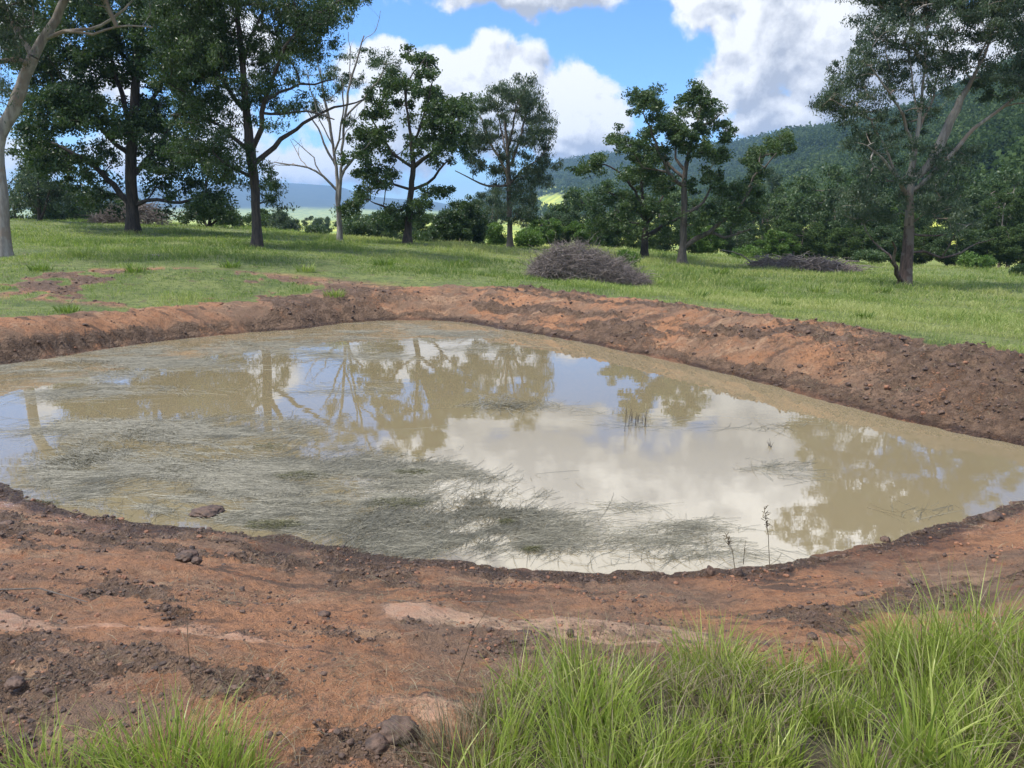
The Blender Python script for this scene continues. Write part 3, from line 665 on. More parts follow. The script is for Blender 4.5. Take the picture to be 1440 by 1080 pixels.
photo_tree('spreading_oak_tree', 'grey-trunked spreading tree right of the large brush pile, with a long low limb', (959,372), 48,
 [(959,372,17),(960,350,13),(961,320,12),(962,290,11),(962,262,10),(964,240,8),(968,215,6),(975,190,4),(984,160,3),(988,130,2)],
 [[(962,345,9),(980,335,9),(998,325,8),(1012,312,7),(1028,298,5),(1045,283,4),(1058,262,2)],[(1000,326,6),(1018,334,5),(1038,328,4),(1056,322,2)],[(963,302,6),(980,292,5),(995,275,4),(1002,258,2)],[(960,262,7),(945,248,6),(935,232,5),(925,210,4),(915,180,3),(905,160,2)],
  [(962,250,6),(950,240,5),(938,225,4),(930,200,3)],[(963,240,6),(950,222,4),(950,205,3)],[(975,195,4),(985,180,3),(1000,170,2),(1015,160,1.5)],[(940,240,4),(922,238,3),(905,235,2),(890,215,1.5),(880,190,1.2)],[(1028,300,4),(1050,295,3),(1068,300,2)],[(1045,285,3),(1060,250,3),(1075,235,2.5),(1092,215,2)]],
 [(905,130,18,8),(925,140,12,8),(900,148,14,8),(890,160,10,6),(925,160,10,7),(940,165,10,8),(975,125,16,8),(985,140,18,9),(965,145,14,8),(1002,150,10,10),(1010,170,12,9),(1025,182,12,7),(1022,200,14,7),(980,165,14,8),(950,175,14,9),(920,182,12,8),
  (872,188,16,10),(868,200,12,9),(890,212,14,8),(905,200,12,8),(900,230,20,11),(925,218,16,9),(940,202,14,8),(960,190,14,8),(985,190,14,9),(990,215,18,9),(965,210,14,8),(1005,228,14,8),(910,250,18,10),(935,255,14,8),(995,250,20,9),(1010,265,16,8),(975,268,12,7),
  (1100,192,17,9),(1085,208,22,8),(1065,220,18,7),(1050,228,12,6),(1112,205,8,8),(1050,262,18,10),(1068,248,12,8),(1035,275,16,8),(1018,290,14,7),(1000,300,16,7),(925,285,16,9),(940,300,14,7),(1030,310,18,8),(1050,300,14,8),(980,318,16,7),(1060,285,12,8)],
 B['bark_mid'], B['leaf_green'], 18, clump=.38, nleaf=75, L=.19, W=.085, dens=.5, depth=2.2, droop=.15, tip=.008, fill=.7)
# the big gum on the right
photo_tree('large_gum_tree', 'large grey-green gum with pale upper limbs and a twin stem, tallest tree on the right', (1272,403), 37,
 [(1272,403,25),(1274,375,22),(1277,340,19),(1279,305,16),(1280,270,13),(1284,230,9),(1290,190,7),(1295,150,5),(1300,100,4),(1305,40,2.5)],
 [[(1266,402,9),(1261,385,8),(1258,368,6),(1259,350,4),(1255,340,3)],[(1258,368,4),(1243,352,3.5),(1228,340,2.5),(1218,325,1.5)],[(1280,285,8),(1268,262,7),(1255,240,5),(1240,222,4),(1220,205,2.5)],
  [(1282,262,12),(1300,240,14),(1322,205,17),(1335,170,15),(1352,140,12),(1368,110,6),(1385,75,4),(1400,30,2.5)],[(1284,268,7),(1310,245,7),(1340,215,7),(1370,180,6),(1400,160,5),(1435,128,4),(1480,90,3)],
  [(1278,330,4),(1295,330,4),(1315,332,2.5),(1330,330,1.5)],[(1277,355,4),(1300,355,4),(1325,362,4),(1350,355,3),(1375,342,2),(1400,335,1.2)],[(1287,210,6),(1275,180,5),(1262,150,4),(1245,120,3),(1225,95,2)],[(1290,190,5),(1305,150,4),(1318,110,3),(1330,60,2)],[(1292,170,4),(1285,130,3),(1278,80,2)],[(1325,362,2.5),(1335,345,2),(1345,325,1)],[(1280,320,3),(1298,300,2),(1315,285,1)],
  [(1255,240,4),(1225,170,3),(1195,155,2),(1170,140,1.5)]],
 [(1240,15,34,16),(1290,5,44,20),(1340,15,44,20),(1390,25,40,22),(1425,50,30,24),(1220,45,24,16),(1265,45,34,18),(1310,55,34,18),(1360,60,34,20),(1205,80,22,13),(1245,85,28,15),(1290,90,30,16),(1335,95,28,16),(1185,105,20,11),(1215,115,26,12),(1260,125,28,14),(1310,130,24,14),
  (1165,130,16,9),(1180,148,24,10),(1158,152,12,7),(1215,150,26,12),(1250,160,24,14),(1290,165,20,12),(1200,175,26,10),(1235,190,26,13),(1270,200,20,14),(1210,205,22,12),(1240,225,28,14),(1300,205,16,12),(1330,225,24,14),(1345,245,24,12),(1370,215,16,9),(1300,255,24,13),(1260,255,22,12),(1225,250,20,11),
  (1215,275,26,13),(1190,265,20,12),(1245,285,24,13),(1320,275,28,14),(1345,285,24,14),(1300,300,20,12),(1230,310,24,12),(1200,295,22,12),(1330,305,26,13),(1355,315,20,14),(1390,95,26,14),(1430,100,24,16),(1380,125,18,10),(1290,-40,130,28),(1400,-20,80,30),(1470,60,40,40),(1460,120,36,24),(1415,130,16,8)],
 B['bark_red'], B['leaf_euc'], 19, clump=.40, nleaf=80, L=.17, W=.045, dens=.46, depth=2.2, droop=.7, tip=.008, top_bark=B['bark_pale'], flare=1.25, fill=.7)
# small trees and bushes on the left, under and behind the big ones
photo_tree('small_tree', 'small multi-stemmed tree on the grass crest, just right of the leftmost gum', (56,310), 52,
 [(56,310,7),(55,290,5),(54,265,4),(52,245,2)],[[(57,308,5),(64,288,4),(70,262,2)],[(55,300,4),(42,280,3),(35,262,2)]],
 [(40,245,22,16),(70,240,24,16),(55,225,18,12),(35,270,20,14),(75,268,22,14),(55,285,20,10),(90,285,14,10),(100,262,18,14),(25,288,16,10)],
 B['bark_dark'], B['leaf_euc'], 20, clump=.5, nleaf=70, L=.2, W=.07, dens=.6, depth=1.2)
photo_tree('round_bush_tree', 'low round dark tree in the shade between the two big left trees', (293,328), 56,
 [(293,328,6),(294,315,5),(296,300,3)],[[(293,322,4),(283,308,3),(275,298,2)],[(294,320,4),(306,308,3),(318,300,2)]],
 [(275,298,18,12),(300,290,22,12),(320,302,16,12),(290,308,18,8),(262,308,10,7),(332,312,9,7)],
 B['bark_dark'], B['leaf_dark'], 21, clump=.45, nleaf=75, L=.2, W=.09, dens=.7, depth=1.0)
def bush(label, px, py, D, w, h, leaf, seed, name='bush', group=None, n=8, **kw):
    rng = np.random.default_rng(seed); bl = []
    for i in range(n):
        a = rng.uniform(0, math.pi); k = rng.uniform(.1, .75)
        bl.append((px+math.cos(a)*w*.5*k, py-h*.18-math.sin(a)*h*.72*k, w*.24*rng.uniform(.7, 1.2), h*.22*rng.uniform(.7, 1.25)))
    return photo_tree(name, label, (px, py), D, [(px,py,4),(px,py-h*.2,3),(px+2,py-h*.5,1.5)], [[(px,py-1,2.5),(px-w*.15,py-h*.3,2),(px-w*.25,py-h*.5,1)],[(px,py-1,2.5),(px+w*.15,py-h*.3,2),(px+w*.25,py-h*.5,1)]],
        bl, B['bark_mid'], leaf, seed, clump=kw.get('clump', .42), nleaf=70, L=kw.get('L', .2), W=kw.get('W', .08), dens=.6, depth=1.0, group=group, cat='bush' if name == 'bush' else 'tree', tip=.01)
bush('rounded grey-green bush on the crest, left of the pale sparse tree', 404,334,70, 64,46, B['leaf_euc'],31)
bush('low bush between the rounded grey-green bush and the pale sparse tree', 446,338,60, 34,22, B['leaf_dark'],32)
bush('dense bush directly behind the pale sparse tree, to its right', 498,338,60, 44,40, B['leaf_dark'],33)
bush('mid-green bush left of the spreading tree trunk', 535,342,62, 56,48, B['leaf_green'],34)
bush('dark bushy tree between the spreading tree and the rounded gum', 640,346,58, 60,86, B['leaf_dark'],35, name='bushy_tree', n=12)
bush('narrow dark tree touching the rounded gum on its left', 668,347,60, 44,90, B['leaf_dark'],36, name='bushy_tree', n=10)
bush('low dark bush behind the foot of the spreading tree', 603,346,60, 44,34, B['leaf_green'],37)
bush('bright green bush at the foot of the rounded gum, right side', 742,350,62, 56,40, B['leaf_bush'],38)
bush('bright green bush at the foot of the rounded gum, left side', 698,350,64, 40,44, B['leaf_bush'],39)
bush('bright leafy bush against the right end of the large brush pile', 884,372,38, 30,22, B['leaf_bush'],40, clump=.25, L=.12, W=.05)
bush('low leafy bush behind the left end of the small brush pile', 1050,362,62, 44,22, B['leaf_bush'],41)
bush('pale leafy bush right of the large gum trunk', 1368,378,58, 50,28, B['leaf_bush'],42)
bush('small dark bush at the right edge of the field', 1432,388,50, 24,14, B['leaf_dark'],43, clump=.3)
bush('leafy bush between the small brush pile and the large gum', 1225,368,62, 36,20, B['leaf_green'],44)

# ------------------------------------------------------------------ the belt of trees behind the field: a few kinds, copied
def make_kind(name, seed, h, w, leaf, bark, style):
    rng = np.random.default_rng(seed); root = empty(name, (0, 0, 0))
    lean = rng.uniform(-.06, .06, 2)*h; tr = [np.array([0, 0, -.5]), np.array([lean[0]*.3, lean[1]*.3, h*.25]), np.array([lean[0], lean[1], h*.55]), np.array([lean[0]*1.2, lean[1], h*.8])]
    main = [smooth_line(tr, [h*.022, h*.018, h*.011, h*.004], .6, rng, .04)]; bl = []
    nb = {'gum': 15, 'round': 18, 'bushy': 20, 'tall': 17}[style]
    for i in range(nb):
        u = (i+.5)/nb; a = i*2.4+rng.uniform(-.4, .4)
        z = h*((.38+.58*u) if style in ('gum', 'tall') else (.16+.78*u))
        env = w*.5*(math.sin(math.pi*min(1, (.25+.75*(1-u)) if style != 'tall' else .35+.4*(1-u)))**.6)
        k = rng.uniform(.45, 1.0); bl.append((np.array([math.cos(a)*env*k, math.sin(a)*env*k, z]), w*rng.uniform(.11, .19)))
    C = []
    for c, r in bl:
        n = int(10+5*rng.random()); q = rng.normal(size=(n, 3)); q /= np.linalg.norm(q, axis=1)[:, None]; q *= rng.uniform(.3, 1, (n, 1)); C.append(c+q*np.array([r, r, r*.7]))
    C = np.vstack(C); br = grow(rng, main, C, 0, .014)
    V, Fc = tubes(main+br, 8); mesh_np('trunk', V, Fc, bark, root, smooth=True)
    rad = rng.uniform(.7, 1.25, len(C))*w*.085
    V, Fc, r = leaves(rng, C, rad, 85, .34, .15, .4); mesh_np('crown', V, Fc, leaf, root, face_attr={'rnd': r})
    return root
KINDS = {
 'g1': ('background_gum', 101, 13, 9, 'leaf_euc', 'bark_mid', 'gum'), 'g2': ('background_gum', 102, 14, 8, 'leaf_wood', 'bark_pale', 'tall'),
 'r1': ('background_round_tree', 103, 10, 10, 'leaf_green', 'bark_mid', 'round'), 'r2': ('background_round_tree', 104, 9, 10, 'leaf_dark', 'bark_dark', 'bushy'),
 'b1': ('background_bushy_tree', 105, 7, 8, 'leaf_bush', 'bark_mid', 'bushy'), 'b2': ('background_bushy_tree', 106, 9, 9, 'leaf_wood', 'bark_dark', 'bushy'), 'd1': ('background_round_tree', 107, 11, 10, 'leaf_dark', 'bark_dark', 'round')}
PROTO = {}
def put_tree(kind, px, py_top, D, label, group, wid=1.0):
    """stand a tree of this kind at forward distance D, its top as high as the photograph shows"""
    hk = KINDS[kind][2]
    p = at_y(px, 300, D); z = H(p[0], p[1]); top = at_y(px, py_top, D)[2]; h = max(2.5, top-z)
    if kind not in PROTO: PROTO[kind] = make_kind(*[KINDS[kind][0], KINDS[kind][1], KINDS[kind][2], KINDS[kind][3], M[KINDS[kind][4]], M[KINDS[kind][5]], KINDS[kind][6]]); o = PROTO[kind]
    else:
        src = PROTO[kind]; o = src.copy(); COL.objects.link(o)
        for ch in list(src.children): c = ch.copy(); COL.objects.link(c); c.parent = o
    o.location = (p[0], p[1], z); s = h/hk*1.03; o.scale = (s*wid, s*wid, s); o.rotation_euler = (0, 0, (px*12.9898) % 6.28); tag(o, label, 'tree', group)
GB = 'trees in the belt behind the field'
for k, px, top, D, lab, wd in [
 ('r2',786,300,72,'dark low tree in the belt right of the rounded gum',1.1),
 ('b1',762,312,68,'bright low tree in the belt behind the left end of the large brush pile',1.2),
 ('g1',812,272,95,'loose grey-green gum in the belt above the large brush pile, left part',.9),
 ('r1',838,262,88,'mid-green round tree in the belt left of the low oak tree',1.1),
 ('b1',826,318,70,'bright green low tree right behind the large brush pile',1.2),
 ('b2',868,310,74,'dark bushy tree behind the right end of the large brush pile',1.1),
 ('r1',930,268,90,'round tree seen between the low oak and the spreading oak trunks',1.1),
 ('b2',905,318,78,'low bushy tree right behind the dark forked trunk',1.2),
 ('r2',985,300,76,'dark low tree behind the spreading oak trunk, right side',1.2),
 ('b1',1000,322,70,'bright low tree under the long limb of the spreading oak',1.1),
 ('r2',1040,318,72,'dark low tree behind the tip of the low forked limb',1.2),
 ('d1',1030,262,100,'dark round tree under the right-reaching branch of the spreading oak',1.0),
 ('r1',1076,278,84,'mid-green round tree between the spreading oak and the small brush pile',1.1),
 ('g1',1062,236,125,'tall loose gum right of the spreading oak, far side of the belt',.8),
 ('b1',1100,330,70,'bright low tree behind the left end of the small brush pile',1.2),
 ('g2',1108,262,105,'pale-stemmed tree above the small brush pile',.9),
 ('b2',1128,312,72,'dark bushy tree right behind the middle of the small brush pile',1.2),
 ('r1',1150,272,86,'green round tree above the right end of the small brush pile',1.1),
 ('r1',1180,240,80,'bright crowned round tree left of the large gum, tallest of that group',1.0),
 ('d1',1212,262,74,'dark dense tree touching the left side of the large gum',1.1),
 ('b2',1196,320,68,'low dark tree right of the small brush pile',1.2),
 ('r2',1240,320,68,'low dark tree behind the twin stem of the large gum',1.2),
 ('b1',1262,300,78,'bright green tree glimpsed through the lower left crown of the large gum',1.0),
 ('b2',1305,318,70,'low dark tree right behind the large gum trunk',1.3),
 ('g1',1300,262,92,'grey-green gum directly behind the large gum trunk',1.0),
 ('d1',1340,268,78,'dark tree under the leaning pale limbs of the large gum',1.1),
 ('r2',1352,326,66,'low dark tree behind the fallen pale branches',1.3),
 ('g2',1378,256,88,'pale-stemmed tree in the belt, right of the leaning limbs',1.0),
 ('b2',1398,322,66,'low dark tree second from the right edge of the field',1.2),
 ('r1',1428,246,78,'bright crowned tree at the right edge of the photograph',1.0),
 ('g2',1415,270,70,'tree with a whitish stem near the right edge of the field',.8),
 ('b2',1446,318,64,'low dark tree at the right edge of the field',1.2),
 ('d1',1470,262,70,'dark tree just beyond the right edge',1.1),
 ]: put_tree(k, px, top, D, lab, GB, wd)
GL = 'trees beyond the crest on the left'
for k, px, top, D, lab, wd in [
 ('d1',22,236,72,'dark tree between the leftmost gum and the small multi-stemmed tree',1.0),
 ('r2',95,262,74,'dark low tree right of the small multi-stemmed tree',1.2),
 ('b2',130,285,78,'low tree beyond the crest, left of the broad tree trunk',1.3),
 ('g1',160,270,100,'grey-green tree glimpsed left of the broad tree trunk',1.0),
 ('b1',240,318,110,'bright small tree on the sunlit field right of the broad tree trunk',1.2),
 ('b2',335,296,95,'bushy tree beyond the crest, left of the tall dark trunk',1.1),
 ('b2',380,300,88,'bushy tree beyond the crest, right of the tall dark trunk',1.1),
 ('r1',512,300,95,'mid-green tree beyond the crest, left of the spreading tree',1.1),
 ('r2',560,306,90,'dark tree behind the spreading tree trunk',1.2),
 ('b2',612,300,86,'low tree between the spreading tree and the dark bushy tree',1.2),
 ('g1',690,272,110,'grey-green gum glimpsed under the rounded gum crown',.9),
 ('g1',436,304,180,'small far tree on the sunlit field left of the pale sparse tree',.9),
 ('r2',452,307,220,'smallest far tree left of the pale sparse tree',.9),
 ]: put_tree(k, px, top, D, lab, GL, wd)

# ------------------------------------------------------------------ forest on the hillsides: too many to count, one mass
def forest():
    rng = np.random.default_rng(5); N = 21000
    az = rng.uniform(HILL[0][0], .98, N); R = np.interp(az, HILL[0], HILL[2]); u = rng.random(N)
    r = R*(.26+.76*u**.8); X, Y = r*np.sin(az), r*np.cos(az)
    _, w = wood_mask(X, Y); k = (rng.random(N) < w) & (r > 130); X, Y, r = X[k], Y[k], r[k]
    Z = land(X, Y, False)[0]; n = len(X)
    h = rng.uniform(7, 17, n); w = rng.uniform(6, 11, n)*np.clip(r/900, .8, 1.5)
    V = []; Fc = []; A = []; off = 0
    for lo, hi, q, size in ((0, 520, 150, 1.0), (520, 1000, 60, 1.7), (1000, 1e9, 26, 3.0)):
        m = (r >= lo) & (r < hi); c = m.sum()
        if not c: continue
        d = rng.normal(size=(c, q, 3)); d /= np.linalg.norm(d, axis=2)[..., None]; d *= rng.uniform(.55, 1, (c, q, 1))
        lumps = 1+.35*np.sin(d*5+rng.uniform(0, 6, (c, 1, 3))).sum(2, keepdims=True)/2
        d = d*lumps
        ctr = np.stack([X[m], Y[m], Z[m]+h[m]*.58], -1)[:, None]
        p = (ctr+d*np.stack([w[m]*.5, w[m]*.5, h[m]*.42], -1)[:, None]).reshape(-1, 3)
        a = rng.normal(size=p.shape); a /= np.linalg.norm(a, axis=1)[:, None]; b = np.cross(a, rng.normal(size=p.shape)); b /= np.linalg.norm(b, axis=1)[:, None]
        sz = size*rng.uniform(.6, 1.2, (len(p), 1)); a = a*sz*.6; b = b*sz*.5
        V.append(np.stack([p-a, p+b, p+a, p-b], 1).reshape(-1, 3)); Fc.append(np.arange(len(p)*4).reshape(-1, 4)+off); off += len(p)*4
        A.append(np.clip(np.repeat(rng.random(c)*.6+(fbm(X[m]/45, Y[m]/45, 3, 98)-.3)*1.3, q)*.85+rng.random(c*q)*.15, 0, 1))
    o = mesh_np('forest', np.vstack(V), np.vstack(Fc), M['leaf_wood'], face_attr={'rnd': np.concatenate(A)})
    tag(o, 'dense eucalypt forest covering the hillsides behind the field', 'forest', None, 'stuff')
forest()
# ------------------------------------------------------------------ grass, reeds and floating weed: blades
def blades(rng, P, h, w, lean, az, seg=4, droop=.6, face=None):
    """tapering blades that rise and bend over; P base points, az lean direction"""
    n = len(P); t = np.linspace(0, 1, seg+1)[None, :, None]
    d = np.stack([np.cos(az), np.sin(az), np.zeros(n)], -1)[:, None]
    hh = h[:, None, None]; ln = lean[:, None, None]
    up = np.array([0, 0, 1.])[None, None]
    c = P[:, None] + up*hh*(t-droop*ln*t**2.5*.55) + d*hh*ln*(t**1.7)
    fa = rng.uniform(0, 2*np.pi, n) if face is None else face
    s = np.stack([np.cos(fa), np.sin(fa), rng.normal(0, .15, n)], -1)[:, None]
    ww = w[:, None, None]*.5*(1-t**1.6)*(.55+.45*np.minimum(1, t*5))
    L, R = c-s*ww, c+s*ww; V = np.stack([L, R], 2).reshape(-1, 3); k = (seg+1)*2
    i = np.arange(seg)[None]*2+np.arange(n)[:, None]*k
    Fc = np.stack([i, i+1, i+3, i+2], -1).reshape(-1, 4)
    return V, Fc, seg
def tall_grass():
    rng = np.random.default_rng(61)
    N = 170000
    x = rng.uniform(-1.0, 6.5, N); y = rng.uniform(.3, 4.6, N)
    cl = fbm(x*2.4, y*2.4, 3, 62); g = grass_zone(x, y); dist = np.hypot(x, y)
    keep = (g > 0) & (rng.random(N) < sstep(.25, .55, cl)*1.0+.25) & (np.abs(np.arctan2(x, y)) < 1.05)
    x, y, cl = x[keep], y[keep], cl[keep]
    # draw blades into tussocks
    tx, ty = rng.uniform(-1, 6.5, 900), rng.uniform(.5, 4.4, 900)
    j = np.array([np.argmin((tx-a)**2+(ty-b)**2) for a, b in zip(x, y)]); pull = rng.uniform(.2, .75, len(x))
    x = x*(1-pull)+tx[j]*pull+rng.normal(0, .012, len(x)); y = y*(1-pull)+ty[j]*pull+rng.normal(0, .012, len(x))
    az = np.where(rng.random(len(x)) < .6, np.arctan2(y-ty[j], x-tx[j]+1e-6)+rng.normal(0, .6, len(x)), rng.uniform(0, 6.28, len(x)))
    edge = sstep(0, .45, 0*x+1)
    z = land(x, y, False)[0]-.01
    n = len(x); hs = (.13+.10*sstep(.2, 1.6, x))+.20*sstep(.35, .7, fbm(x*1.1+5, y*1.1, 2, 63)); hj = rng.normal(0, .1, 900)[j]
    h = hs*(1+hj)*rng.uniform(.45, 1.25, n); dry = rng.random(n) < (.26+.36*sstep(.5, .68, fbm(x*1.6, y*1.6, 2, 64)))
    tallst = dry & (rng.random(n) < .05); h = np.where(tallst, h*1.7, h)
    lean = rng.uniform(.08, .65, n)+dry*.35; lean = np.where(tallst, .25, lean)
    P = np.stack([x, y, z], -1)
    for m, nm, mt, lb in ((~dry, 'tall_grass', M['tall_grass'], 'tall bright green grass on the near bank, lower right'), (dry, 'dry_grass', M['straw'], 'dry straw-coloured stems mixed through the tall grass')):
        wd = rng.uniform(.0030, .0080, m.sum())*(1 if nm == 'tall_grass' else .6)
        V, Fc, s = blades(rng, P[m], h[m], wd, lean[m], az[m], 5)
        r = np.repeat(np.clip(rng.normal(.42, .2, m.sum())+.2*(hj[m]), 0, 1), s)
        tag(mesh_np(nm, V, Fc, mt, face_attr={'rnd': r}), lb, 'grass', None, 'stuff')
tall_grass()
def tussock(name, label, px, py, z, n, hgt, rad, seed, mt='tall_grass', group=None, wd=.005):
    rng = np.random.default_rng(seed); c = at_z(px, py, z); c[2] = H(c[0], c[1])
    a = rng.uniform(0, 6.28, n); q = rng.uniform(0, 1, n)**.7*rad
    P = np.stack([np.cos(a)*q, np.sin(a)*q*.7, np.zeros(n)-.01], -1)
    V, Fc, s = blades(rng, P, hgt*rng.uniform(.5, 1.15, n), rng.uniform(.6, 1.3, n)*wd, rng.uniform(.15, .8, n), a+rng.normal(0, .5, n), 5)
    o = mesh_np(name, V, Fc, M[mt], face_attr={'rnd': np.repeat(np.clip(rng.normal(.45, .2, n), 0, 1), s)}, loc=tuple(c)); tag(o, label, 'grass', group); return o
G5 = 'grass tussocks on the near bank'
tussock('grass_tussock', 'bright grass tussock at the bottom edge, lower left of the photograph', 238,1085,1.0, 340,.26,.20,71, group=G5)
tussock('grass_tussock', 'small bright grass tussock in the bottom left corner', 60,1095,1.0, 200,.20,.2,72, group=G5)
tussock('grass_tussock', 'bright grass tussock at the bottom, right of the largest lower left one', 320,1098,1.0, 150,.22,.12,73, group=G5)
tussock('grass_tussock', 'low grass tussock between the two lower left clumps', 150,1110,1.0, 150,.17,.18,78, group=G5)
tussock('grass_tussock', 'dark green rounded tussock on the far edge of the tall grass', 1285,900,.9, 700,.30,.13,74, group=G5)
tussock('grass_tussock', 'upright tussock at the left end of the far edge of the tall grass', 1005,905,.9, 380,.27,.18,75, group=G5)
tussock('grass_tussock', 'broad-bladed tussock low in the tall grass', 1290,1085,1.0, 60,.40,.06,76, group=G5, wd=.010)
tussock('dry_tussock', 'grey dry flattened tussock at the left edge of the tall grass', 650,1065,1.0, 500,.19,.17,77,'straw', G5, wd=.003)
tussock('dry_tussock', 'dry tussock where the tall grass starts, beside the bare clay', 705,1010,1.0, 260,.17,.13,79,'straw', G5, wd=.003)

def field_grass():
    rng = np.random.default_rng(81); N = 520000
    r = np.exp(rng.uniform(math.log(9.5), math.log(75), N)); az = rng.uniform(-.72, .72, N); x, y = r*np.sin(az), r*np.cos(az)
    z, soil, mud, wet, d = land(x, y)
    cl = fbm(x*.9, y*.9, 4, 82); fine = fbm(x*4, y*4, 2, 86)
    k = (soil+(fine-.5)*.8 < .35) & (d > .9) & (rng.random(N) < .25+1.1*sstep(.35, .65, cl)) & (y > 6)
    x, y, z, r, cl = x[k], y[k], z[k], r[k], cl[k]; n = len(x)
    tall = np.where(x > 2, 1.0, .55) + .9*sstep(.45, .7, fbm(x*.35, y*.35, 3, 83)); tall *= np.where(soil[k] > .02, .6, 1)
    h = (.06+.10*cl)*tall*rng.uniform(.5, 1.4, n)*np.clip(r/22, .8, 1.8); w = .009*np.clip(r/14, .8, 3.5)*rng.uniform(.6, 1.4, n)
    dry = rng.random(n) < .10+.18*sstep(.5, .7, fbm(x*.25, y*.25, 3, 84))*(x > -2)
    V, Fc, s = blades(rng, np.stack([x, y, z-.01], -1), h, w, rng.uniform(.2, 1.0, n), rng.uniform(0, 6.28, n), 2)
    c = np.clip(rng.normal(.40, .18, n)+(fbm(x*.18, y*.18, 3, 85)-.5)*1.6+(cl-.5)*1.0+.10*(x > 2), 0, .93); c = np.where(dry, 1.0, c)
    tag(mesh_np('field_grass', V, Fc, M['grass'], face_attr={'rnd': np.repeat(c, s)}), 'short green grass over the field beyond the pond', 'grass', None, 'stuff')
field_grass()
def weeds_field():
    """leafy weed plants standing out of the field grass"""
    rng = np.random.default_rng(88)
    spots = [(120,378,26),(325,372,24),(60,395,22),(430,392,24),(190,385,22),(760,446,16),(920,405,30),(1010,385,40),(1100,440,18),(1170,430,20),(1215,455,15),(1350,440,20),(1400,455,17),(1060,405,30),(1240,415,33),(1330,405,36),(540,378,28),(650,372,32),(1150,400,32),(980,430,19),(95,432,16),(470,412,20)]
    side = ['left slope','right field']
    for i, (px, py, D) in enumerate(spots):
        c = at_y(px, py, D); c[2] = H(c[0], c[1]); n = 90; a = rng.uniform(0, 6.28, n); q = rng.uniform(0, 1, n)**.6*.28*D/22
        P = np.stack([np.cos(a)*q, np.sin(a)*q, np.zeros(n)], -1)
        V, Fc, s = blades(rng, P, rng.uniform(.12, .34, n)*min(1.3, D/22), rng.uniform(.02, .04, n)*D/22, rng.uniform(.2, .9, n), a, 3)
        o = mesh_np('weed_clump', V, Fc, M['grass'], face_attr={'rnd': np.repeat(np.clip(rng.normal(.2 if i % 3 else .6, .15, n), 0, 1), s)}, loc=tuple(c))
        tag(o, 'leafy weed clump standing in the grass of the ' + side[int(px > 720)], 'weed', 'weed clumps in the ' + side[int(px > 720)])
weeds_field()

# floating dead weed, in mats that lie on the water
MATS = [(60,520,170,13,1.),(230,503,170,15,1.),(400,480,120,13,.9),(540,468,110,12,.8),(640,472,90,9,.6),(130,548,140,14,.6),(30,560,60,10,.5),
 (230,640,150,38,1.),(370,650,150,42,1.3),(200,690,150,32,1.2),(330,610,130,20,.8),(430,690,130,42,1.2),(560,700,130,42,1.3),(640,715,110,42,1.3),(700,735,80,30,.9),(560,665,90,18,1.),(620,765,140,20,.9),(740,770,80,18,.4),(110,665,70,28,.8),(460,730,150,20,.7),(790,745,60,22,.3),
 (480,545,80,10,.35),(720,570,60,9,.55),(560,500,70,9,.35),(680,490,70,8,.35),(470,500,60,8,.5),(970,741,55,10,.42),(930,760,120,18,.2),(1080,657,50,10,.22),(1090,600,70,6,.16),(930,595,70,8,.3),(830,583,30,5,.35),(1290,715,70,9,.4),(1130,665,25,12,.25),(880,715,60,8,.12),(1000,780,120,10,.16),(160,600,140,14,.45),(90,600,80,10,.35),(850,790,110,8,.25)]
def floating_weed():
    rng = np.random.default_rng(91); X = []; Y = []; SZ = []
    for px, py, rx, ry, dn in MATS:
        n = int(dn*rx*ry*1.3); a = rng.uniform(0, 6.28, n); q = rng.random(n)**.6*(1+.35*rng.normal(size=n)); qx = px+np.cos(a)*q*rx; qy = py+np.sin(a)*q*ry
        P = np.array([at_z(u, v, .006) for u, v in zip(qx, qy)]); X.append(P[:, 0]); Y.append(P[:, 1]); SZ.append(np.full(n, dn))
    x, y, sz = map(np.concatenate, (X, Y, SZ))
    st = 0.72*fbm(x*1.1+.4*y, y*2.2, 4, 92, .6)+.28*fbm(x*3.4-y, y*6.5+x, 3, 97, .6); k = (rng.random(len(x)) < np.where(sz > .45, sstep(.495, .565, st)*1.0+.045, sstep(.44, .56, st)*.8+.08)) & in_poly(x, y, POLY); x, y, st, sz = x[k], y[k], st[k], sz[k]
    n = len(x); ang = (fbm(x*.9, y*1.1, 3, 93)-.5)*4.0+rng.normal(0, .42+.9*(rng.random(n) < .35), n)+np.where(x > -1.5, .5, 0)
    ln = rng.lognormal(-1.35, .55, n)*np.clip(y/9, .7, 1.5); w = rng.uniform(.0018, .0055, n)*np.clip(y/8, .8, 2.2)
    t = np.linspace(-.5, .5, 4)[None, :, None]; d = np.stack([np.cos(ang), np.sin(ang)], -1)[:, None]; e = np.stack([-np.sin(ang), np.cos(ang)], -1)[:, None]
    c = np.stack([x, y], -1)[:, None]+d*t*ln[:, None, None]+e*(t**2)*ln[:, None, None]*rng.normal(0, .28, n)[:, None, None]
    zz = .003+rng.random((n, 1, 1))*.005+np.where(st[:, None, None] > .57, .008, 0)*rng.random((n, 1, 1)) + 0*t + rng.normal(0, .0012, (n, 4, 1))
    ww = w[:, None, None]*(1-np.abs(t)*1.2)
    L = np.concatenate([c-e*ww*.5, zz], -1); R = np.concatenate([c+e*ww*.5, zz+.002], -1); V = np.stack([L, R], 2).reshape(-1, 3)
    i = np.arange(3)[None]*2+np.arange(n)[:, None]*8; Fc = np.stack([i, i+1, i+3, i+2], -1).reshape(-1, 4)
    o = mesh_np('floating_weed', V, Fc, M['weed'], face_attr={'rnd': np.repeat(rng.random(n), 3)}); print('weed', n)
    tag(o, 'mats of grey dead weed floating flat on the pond', 'weed', None, 'stuff')
floating_weed()
